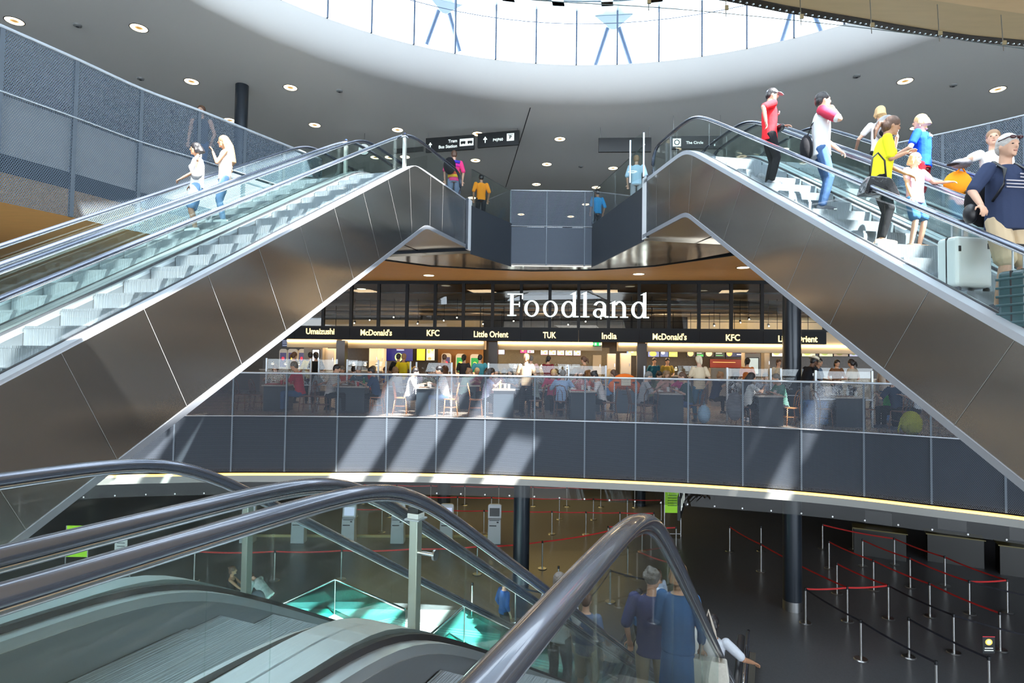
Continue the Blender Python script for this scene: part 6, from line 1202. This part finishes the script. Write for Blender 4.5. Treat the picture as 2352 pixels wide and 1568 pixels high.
# front row
P = put
P('sitF', 634, 18.75, 180, C('cream_top', (.62, .55, .45)), 'diner in a cream top facing the camera at the leftmost table', HBR); P('sitM', 658, 18.85, 180, C('coral_top', (.7, .1, .1)), 'child in a coral red top at the leftmost table', HBR, H=.85)
P('sitM', 690, 17.20, -90, C('crimson_tee', (.62, .03, .07)), 'balding man in a crimson t-shirt eating at the leftmost table', HSG, DENIM, H=1.1); P('sitM', 757, 17.10, 90, C('white_stripe_tee', (.66, .66, .66)), 'man in a pale t-shirt left of the second table', HB, H=1.05)
P('sitM', 722, 18.00, 90, C('pale_blue_tee', (.4, .5, .55)), 'diner in a pale blue tee with a dark backpack behind the crimson man'); P('sitM', 786, 18.75, 170, C('brick_tee', (.55, .12, .08)), 'man in a brick red tee behind the second table', HSG); P('sitM', 828, 18.75, 190, C('teal_dark_tee', (.03, .10, .14)), 'diner in a dark teal tee behind the second table', HBR)
P('sitM', 866, 17.20, -90, C('ink_blue_top', (.02, .06, .15)), 'diner in an ink blue top right of the second table')
P('sitM', 938, 17.00, 80, WHT, 'diner in white leaning onto the sunlit table from the left', HB); P('sitM', 1024, 16.90, -95, C('bright_white_shirt', (.86, .86, .86)), 'man in a bright white shirt sitting in full sun on an orange chair', HB, DENIM, H=1.05)
P('sitF', 1116, 16.80, 80, C('lavender_shirt', (.45, .46, .68)), 'diner in a lavender shirt at the right end of the sun patch', HB); P('sitF', 1138, 18.25, 170, C('rose_dots', (.45, .2, .2)), 'woman with black hair behind the yellow bottle table', HB); P('sitF', 1174, 18.45, 200, C('slate_top', (.2, .23, .27)), 'woman in slate grey behind the yellow bottle table', HB)
P('stF', 1208, 16.60, 5, C('tan_cardigan', (.34, .25, .17)), 'woman with very long light brown hair seen from behind by the mesh', HLB); P('sitM', 1231, 17.20, -100, C('sage_top', (.30, .36, .33)), 'diner in a sage grey top right of the long haired woman', HB)
P('sitM', 1289, 16.50, 20, C('sky_stripe_shirt', (.36, .50, .72)), 'man in a sky blue shirt with his back to the camera', HSG); P('sitF', 1332, 17.65, 180, C('salmon_top', (.65, .25, .25)), 'woman in a salmon top behind the red tray table', HBR); P('sitM', 1268, 17.95, 170, C('raspberry_top', (.55, .06, .14)), 'diner in a raspberry top behind the sky blue shirt', HBL)
P('sitB', 1384, 16.30, -90, C('sleeveless_white', (.70, .66, .66)), 'woman in a white sleeveless top with a black bun facing left', HB); P('sitF', 1418, 17.70, -90, C('dusk_grey_top', (.24, .23, .26)), 'diner in dusk grey behind the woman with the bun', HBR)
P('sitM', 1474, 15.90, 90, C('dove_grey_tee', (.34, .33, .33)), 'man in a dove grey tee facing right beside the trolley', HSG); P('sitF', 1530, 17.35, 180, C('peach_pattern', (.68, .36, .28)), 'woman in a peach top behind the pale topped table', HLB); P('sitF', 1570, 16.75, -120, C('magenta_top', (.62, .06, .24)), 'diner in a magenta top right of the pale topped table', HG)
P('sitM', 1584, 15.70, -80, C('bottle_green_dark', (.03, .07, .07)), 'diner in very dark green facing left near the cream headscarf', HBR, DENIM); P('stF', 1606, 15.90, -5, C('cream_wrap', (.68, .55, .38)), 'woman with a cream headscarf and wrap seen from behind', C('cream_scarf', (.78, .66, .48)), C('petrol_skirt', (.06, .16, .24)))
P('sitF', 1682, 16.40, 80, C('ash_white_top', (.55, .55, .55)), 'woman in an ash white top left of the striped bag', HB); P('sitF', 1716, 15.30, 85, C('chalk_blouse', (.74, .76, .76)), 'dark haired woman in a chalk white blouse reaching over her table', HB); P('sitM', 1752, 16.85, 180, C('heather_shirt', (.34, .34, .40)), 'diner in a heather grey shirt behind the chalk blouse', HSG)
P('sitM', 1800, 15.30, -85, C('pine_green_shirt', (.10, .26, .20)), 'person in a pine green shirt with elbows on the table', HSG); P('sitM', 2062, 14.60, -25, C('midnight_jacket', (.02, .035, .07)), 'person in a midnight blue jacket sitting at far right', HBR); P('sitM', 2102, 14.50, -80, C('silver_top', (.5, .55, .6)), 'diner in a silver grey top at far right by the cladding', HBR)
P('stM', 2032, 16.40, 100, C('oat_tee', (.55, .47, .40)), 'man in an oat coloured tee and blue jeans at far right', HB, DENIM); P('sitM', 2035, 15.20, 100, C('leaf_green_top', (.03, .42, .06)), 'child in a leaf green top at far right', HB, H=.8)
R, J = person('man in a black t-shirt and straw hat bending forward beside the big column', flo(1846, 16.4), 80, 1.84, BROWN, BLK, .7, C('grey_cloth_shorts', (.3, .32, .34)), .5, HB, 'short', SHB, lean=24, hd=(0, -16), hl=(-.1, .5, .9), hr=(.15, .45, .88), vox=.013)
cap_(J, mat('straw', (.72, .66, .50), .7, noise=.2, nscale=60), None, R, 'hat'); part(R, J, 'shirt_print', mat('print_white', (.7, .7, .7), .7), lambda b: [b.box((.205, .12 + i*.04, 1.22 + (i % 2)*.02), (.012, .03, .07)) for i in range(4)])
P('stF', 1878, 17.40, 140, C('slate_blue_shirt', (.10, .15, .22)), 'woman in a slate blue shirt beside the man with the straw hat', HB, sk=1)
# standing further in
for a in ((672, 20.6, 30, C('olive_tee', (.16, .13, .06)), 'man in an olive tee with a shoulder strap before the left kiosks', HBR), (711, 20.4, -20, C('pale_yellow_tee', (.62, .56, .25)), 'man in a pale yellow tee by the leftmost pillar kiosk', HB), (724, 20.1, -30, C('jet_tee', (.02, .02, .02)), 'boy in a jet black tee by the leftmost pillar kiosk', HB),
    (913, 20.9, 10, C('onyx_tee', (.015, .015, .015)), 'person in black before the blue advertising screen', HB), (925, 20.6, 20, C('sun_yellow_tee', (.8, .62, .02)), 'person in a sun yellow tee before the blue screen', HLB), (1019, 21.0, 0, C('umber_tee', (.12, .06, .04)), 'person in umber before the leftmost orange wall kiosk', HBR), (1064, 21.1, 5, C('graphite_tee', (.04, .04, .045)), 'person in graphite before the middle green kiosk', HB), (1101, 20.6, 15, C('turquoise_tee', (.08, .34, .42)), 'person in a turquoise tee before the rightmost green kiosk', HB),
    (1209, 21.6, 180, C('chef_black', (.02, .02, .025)), 'cook in black behind the long glazed counter', HB), (1219, 21.2, 0, C('blush_tee', (.70, .45, .45)), 'person in a blush pink tee at the long glazed counter', HSG), (1258, 21.2, 30, C('maroon_tee', (.20, .02, .03)), 'person in maroon at the long glazed counter', HB), (1342, 21.0, -60, C('toffee_tee', (.30, .17, .08)), 'person in toffee brown near the beige shelf unit', HBR),
    (1502, 23.0, 180, C('marine_tee', (.02, .12, .2)), 'cook in marine blue behind the pizza counter', HB), (1532, 22.9, 180, C('mustard_tee', (.4, .28, .05)), 'cook in mustard behind the pizza counter', HB), (1716, 19.8, 40, C('rust_tee', (.55, .18, .05)), 'woman in a rust orange top beside the right pillar kiosk', HB), (1788, 21.5, 180, C('ivory_tee', (.6, .57, .48)), 'cook in ivory left of the big column', HBR),
    (1958, 19.0, -30, C('stone_tee', (.45, .40, .32)), 'man in a stone coloured tee with a backpack at the salad counter', HB), (1922, 20.8, 180, C('brown_apron', (.2, .10, .05)), 'cook in brown behind the salad counter', HB)):
    P('stM' if a[0] % 2 else 'stF', *a[:5], hair=a[5], sk=(int(a[0]) % 5 == 0)*1)
# crowd between the tables and the counters
cols = [('ochre', (.5, .3, .08)), ('scarlet', (.6, .04, .03)), ('cobalt', (.03, .12, .45)), ('pearl', (.6, .6, .58)), ('plum', (.2, .05, .18)), ('khaki green', (.2, .2, .1)), ('charcoal', (.05, .05, .05)), ('apricot', (.7, .38, .2)), ('mint', (.3, .5, .4)), ('burgundy', (.25, .02, .05)), ('sand', (.5, .42, .3)), ('indigo', (.06, .06, .25)), ('lemon', (.7, .65, .15)), ('smoke', (.25, .25, .26)), ('rose', (.6, .25, .3)), ('chocolate', (.12, .06, .03)), ('ivory white', (.7, .68, .6)), ('steel', (.2, .26, .32)), ('tomato', (.65, .12, .06)), ('azure', (.12, .3, .6)), ('moss', (.12, .16, .06)), ('lilac pink', (.5, .35, .5)), ('copper', (.4, .17, .07)), ('ink', (.02, .03, .08))]
hs = [(HB, 'black'), (HBR, 'brown'), (HBL, 'blond'), (HSG, 'greying'), (HLB, 'light brown')]; random.seed(11)
xs = [808, 848, 893, 918, 948, 975, 1003, 1040, 1062, 1090, 1128, 1160, 1196, 1232, 1256, 1284, 1312, 1345, 1372, 1395, 1500, 1538, 1572, 1640]
for i, (x, (cn, cc)) in enumerate(zip(xs, cols)):
    h, hn = hs[i*3 % 5]; Y = 18.9 + (i*7 % 5)*.32 - (x-800)*.0009
    P(['sitM', 'sitF', 'sitB'][i % 3], x, Y, (i*97) % 360, cloth('crowd_' + cn.replace(' ', '_'), cc), 'seated diner in %s with %s hair in the rear rows of tables' % (cn, hn), h, sk=(i % 4 == 1)*1 + (i % 7 == 3)*1)
for i, x in enumerate((820, 905, 990, 1075, 1180, 1270, 1358, 1520)):
    Rt = thing('dining_table', 'rear row table with dark base, ' + ['leftmost', 'second', 'third', 'fourth', 'fifth', 'sixth', 'seventh', 'rightmost'][i] + ' of the rear tables', 'table', flo(x, 19.5 - (x-800)*.0009)); m = MB(); m.box((0, 0, .36), (.5, .5, .72)); m.build('base', DARKT, Rt); m = MB(); m.box((0, 0, .74), (.8, .8, .03)); m.build('tabletop', TOPM, Rt)
for k in PROT.values():
    for c in kids(k): bpy.data.objects.remove(c)
    bpy.data.objects.remove(k)
# chairs
for x, Y, rz, lb, mm in ((556, 17.4, -1.57, 'empty brown bentwood chair at far left', None), (594, 17.5, -1.57, 'empty brown bentwood chair left of the leftmost table', None), (705, 17.2, 1.57, 'brown chair of the crimson shirted man', None), (742, 17.1, -1.57, 'brown chair of the pale shirted man', None), (842, 17.9, 1.2, 'brown chair beyond the second table', None), (866, 17.1, 1.57, 'orange lit chair at the left edge of the sun patch', BENTO), (922, 17.0, -1.5, 'orange chair of the leaning diner in white', BENTO),
    (1034, 16.8, 1.66, 'orange bentwood chair of the man in bright white', BENTO), (1094, 16.7, -1.5, 'orange bentwood chair at the right of the sun patch', BENTO), (1232, 16.6, 1.57, 'brown chair right of the long haired woman', None), (1290, 16.5, -.3, 'brown chair under the sky blue shirt', None), (1398, 16.2, 1.57, 'brown chair of the woman with the bun', None), (1462, 15.8, -1.57, 'brown chair of the dove grey man', None), (1490, 15.5, 0.1, 'brown bentwood chair standing in front of the pale topped table', None),
    (1596, 15.6, 1.4, 'brown chair by the blue shopping bag', None), (1704, 15.3, -1.57, 'brown chair under the chalk blouse', None), (1815, 15.2, 1.57, 'orange brown chair right of the green shirt', BENTO), (1888, 15.0, -1.4, 'brown chair near the blue suitcase', None), (1990, 15.1, 1.5, 'brown chair right of the glass framed table', None), (2068, 14.5, .4, 'brown chair of the midnight blue jacket', None)): chair(x, Y, rz, lb, mm)
# glass partitions
GPOST = mat('partition_post', (.55, .60, .64), .4, .4)
for x0, x1, yt, yb, Y, lb in ((613, 713, 822, 884, 18.0, 'leftmost above the first table'), (733, 773, 824, 884, 17.9, 'narrow one left of the second table'), (798, 868, 825, 886, 17.9, 'above the second table'), (887, 942, 829, 888, 18.6, 'left of the sunlit table, set back'), (957, 1037, 831, 892, 17.6, 'above the sunlit table'), (1122, 1215, 833, 894, 17.4, 'above the yellow bottle table'), (1221, 1299, 838, 896, 18.0, 'behind the sky blue shirt'), (1306, 1391, 838, 898, 17.0, 'above the red tray table'),
    (1480, 1584, 840, 904, 16.4, 'milky one above the pale topped table'), (1670, 1770, 844, 908, 16.3, 'behind the chalk blouse'), (1793, 1843, 846, 908, 16.6, 'just left of the straw hat man'), (1873, 2003, 850, 918, 14.95, 'large white framed one at right')):
    p0 = at(x0, yt, Y); p1 = at(x1, yb, Y); w = p1.x-p0.x; z0, z1 = min(.78, p1.z), p0.z; R = thing('glass_partition', 'clear glass partition between white posts, ' + lb, 'partition', ((p0.x+p1.x)/2, Y, .0)); 
    for s_ in (-1, 1): m = MB(); m.box((s_*w/2, 0, z1/2 + z0*.5*0), (.045, .045, z1)); m.build('post', GPOST, R)
    m = MB(); m.box((0, 0, (z0+z1)/2), (w-.05, .01, z1-z0-.04)); m.build('glass_pane', CLEAR, R); m = MB(); m.box((0, 0, z0), (w, .04, .03)); m.build('bottom_rail', GPOST, R)
# luggage trolley with orange bag
q = flo(1432, 16.4); R = thing('luggage_trolley', 'luggage trolley with dark cases standing beside the woman with the bun', 'trolley', q); 
for x in (-.3, .3): m = MB(); m.tube([(x, .3, .1), (x, -.25, .12), (x, -.3, 1.0)], .016, 8); m.build('frame_tube', GPOST, R, smooth=True); m = MB(); m.cyl((x-.02, .2, .07), (x+.02, .2, .07), .07, n=14); m.build('wheel', PLB, R, smooth=40)
m = MB(); m.tube([(-.3, -.3, 1.0), (.3, -.3, 1.0)], .02, 8); m.build('push_bar', PLB, R, smooth=True)
m = MB(); m.bx(-.28, .28, -.2, .25, 0, .62); o = thing('suitcase', 'dark suitcase loaded on the luggage trolley', 'suitcase', q + Vector((0, 0, .16))); m.build('shell', mat('slate_shell', (.05, .07, .09), .45), o, bevel=.04); m = MB(); m.bx(-.08, .08, -.22, -.2, .5, .54); m.build('handle', PLB, o)
o = thing('jacket', 'orange jacket with a pale patch draped over the trolley handle', 'jacket', q + Vector((0, -.15, .80))); m = MB(); m.ell((0, 0, .22), (.34, .2, .22)); m.ell((-.32, 0, .08), (.12, .1, .16)); m.ell((.32, 0, .06), (.12, .1, .18)); fuse(m, 'jacket_body', cloth('jacket_orange', (.80, .16, .02)), o, .02); m = MB(); m.box((0, -.20, .22), (.26, .03, .2)); m.build('pale_patch', mat('patch_cream', (.75, .65, .5), .6), o, bevel=.01)
# bags
q = flo(1688, 15.0); o = thing('duffel_bag', 'black bag with white zebra stripes hanging beside the chalk blouse', 'bag', q + Vector((0, 0, .15))); m = MB(); m.ell((0, 0, .33), (.22, .16, .36)); m.build('sack', mat('zebra_cloth', (.2, .2, .22), .7, noise=.98, nscale=5, stretch=(1, 1, 4)), o, smooth=True); m = MB(); m.tube([(-.05, 0, .62), (0, -.02, .9), (.05, 0, .62)], .015, 6); m.build('strap', BLK, o, smooth=True)
q = flo(1617, 15.4); o = thing('shopping_bag', 'pale blue plastic shopping bag on the floor near the cream headscarf', 'bag', q); m = MB(); m.ell((0, 0, .24), (.17, .13, .24)); m.build('sack', mat('pale_blue_plastic', (.35, .55, .72), .4, bump=.5, bscale=10), o, smooth=True); m = MB(); m.tube([(-.06, 0, .42), (0, 0, .58), (.06, 0, .42)], .012, 6); m.build('handle', bpy.data.materials['pale_blue_plastic'], o, smooth=True)
suitcase('tall blue suitcase standing by the straw hat man', flo(1870, 15.1), .1, .62, .28, .66, mat('royal_blue_shell', (.05, .14, .34), .5), 0)
q = flo(2092, 13.45); o = thing('backpack', 'olive yellow backpack lying on the floor against the mesh at right', 'bag', q); m = MB(); m.ell((0, 0, .26), (.24, .17, .28)); m.build('pouch', cloth('olive_yellow', (.45, .47, .03)), o, smooth=True); m = MB(); m.ell((0, -.11, .18), (.17, .08, .15)); m.build('front_pocket', cloth('olive_yellow_dark', (.36, .38, .02)), o, smooth=True); m = MB(); m.tube([(-.2, 0, .4), (-.28, -.02, .2), (-.3, 0, .05)], .02, 6); m.build('strap', bpy.data.materials['olive_yellow'], o, smooth=True)
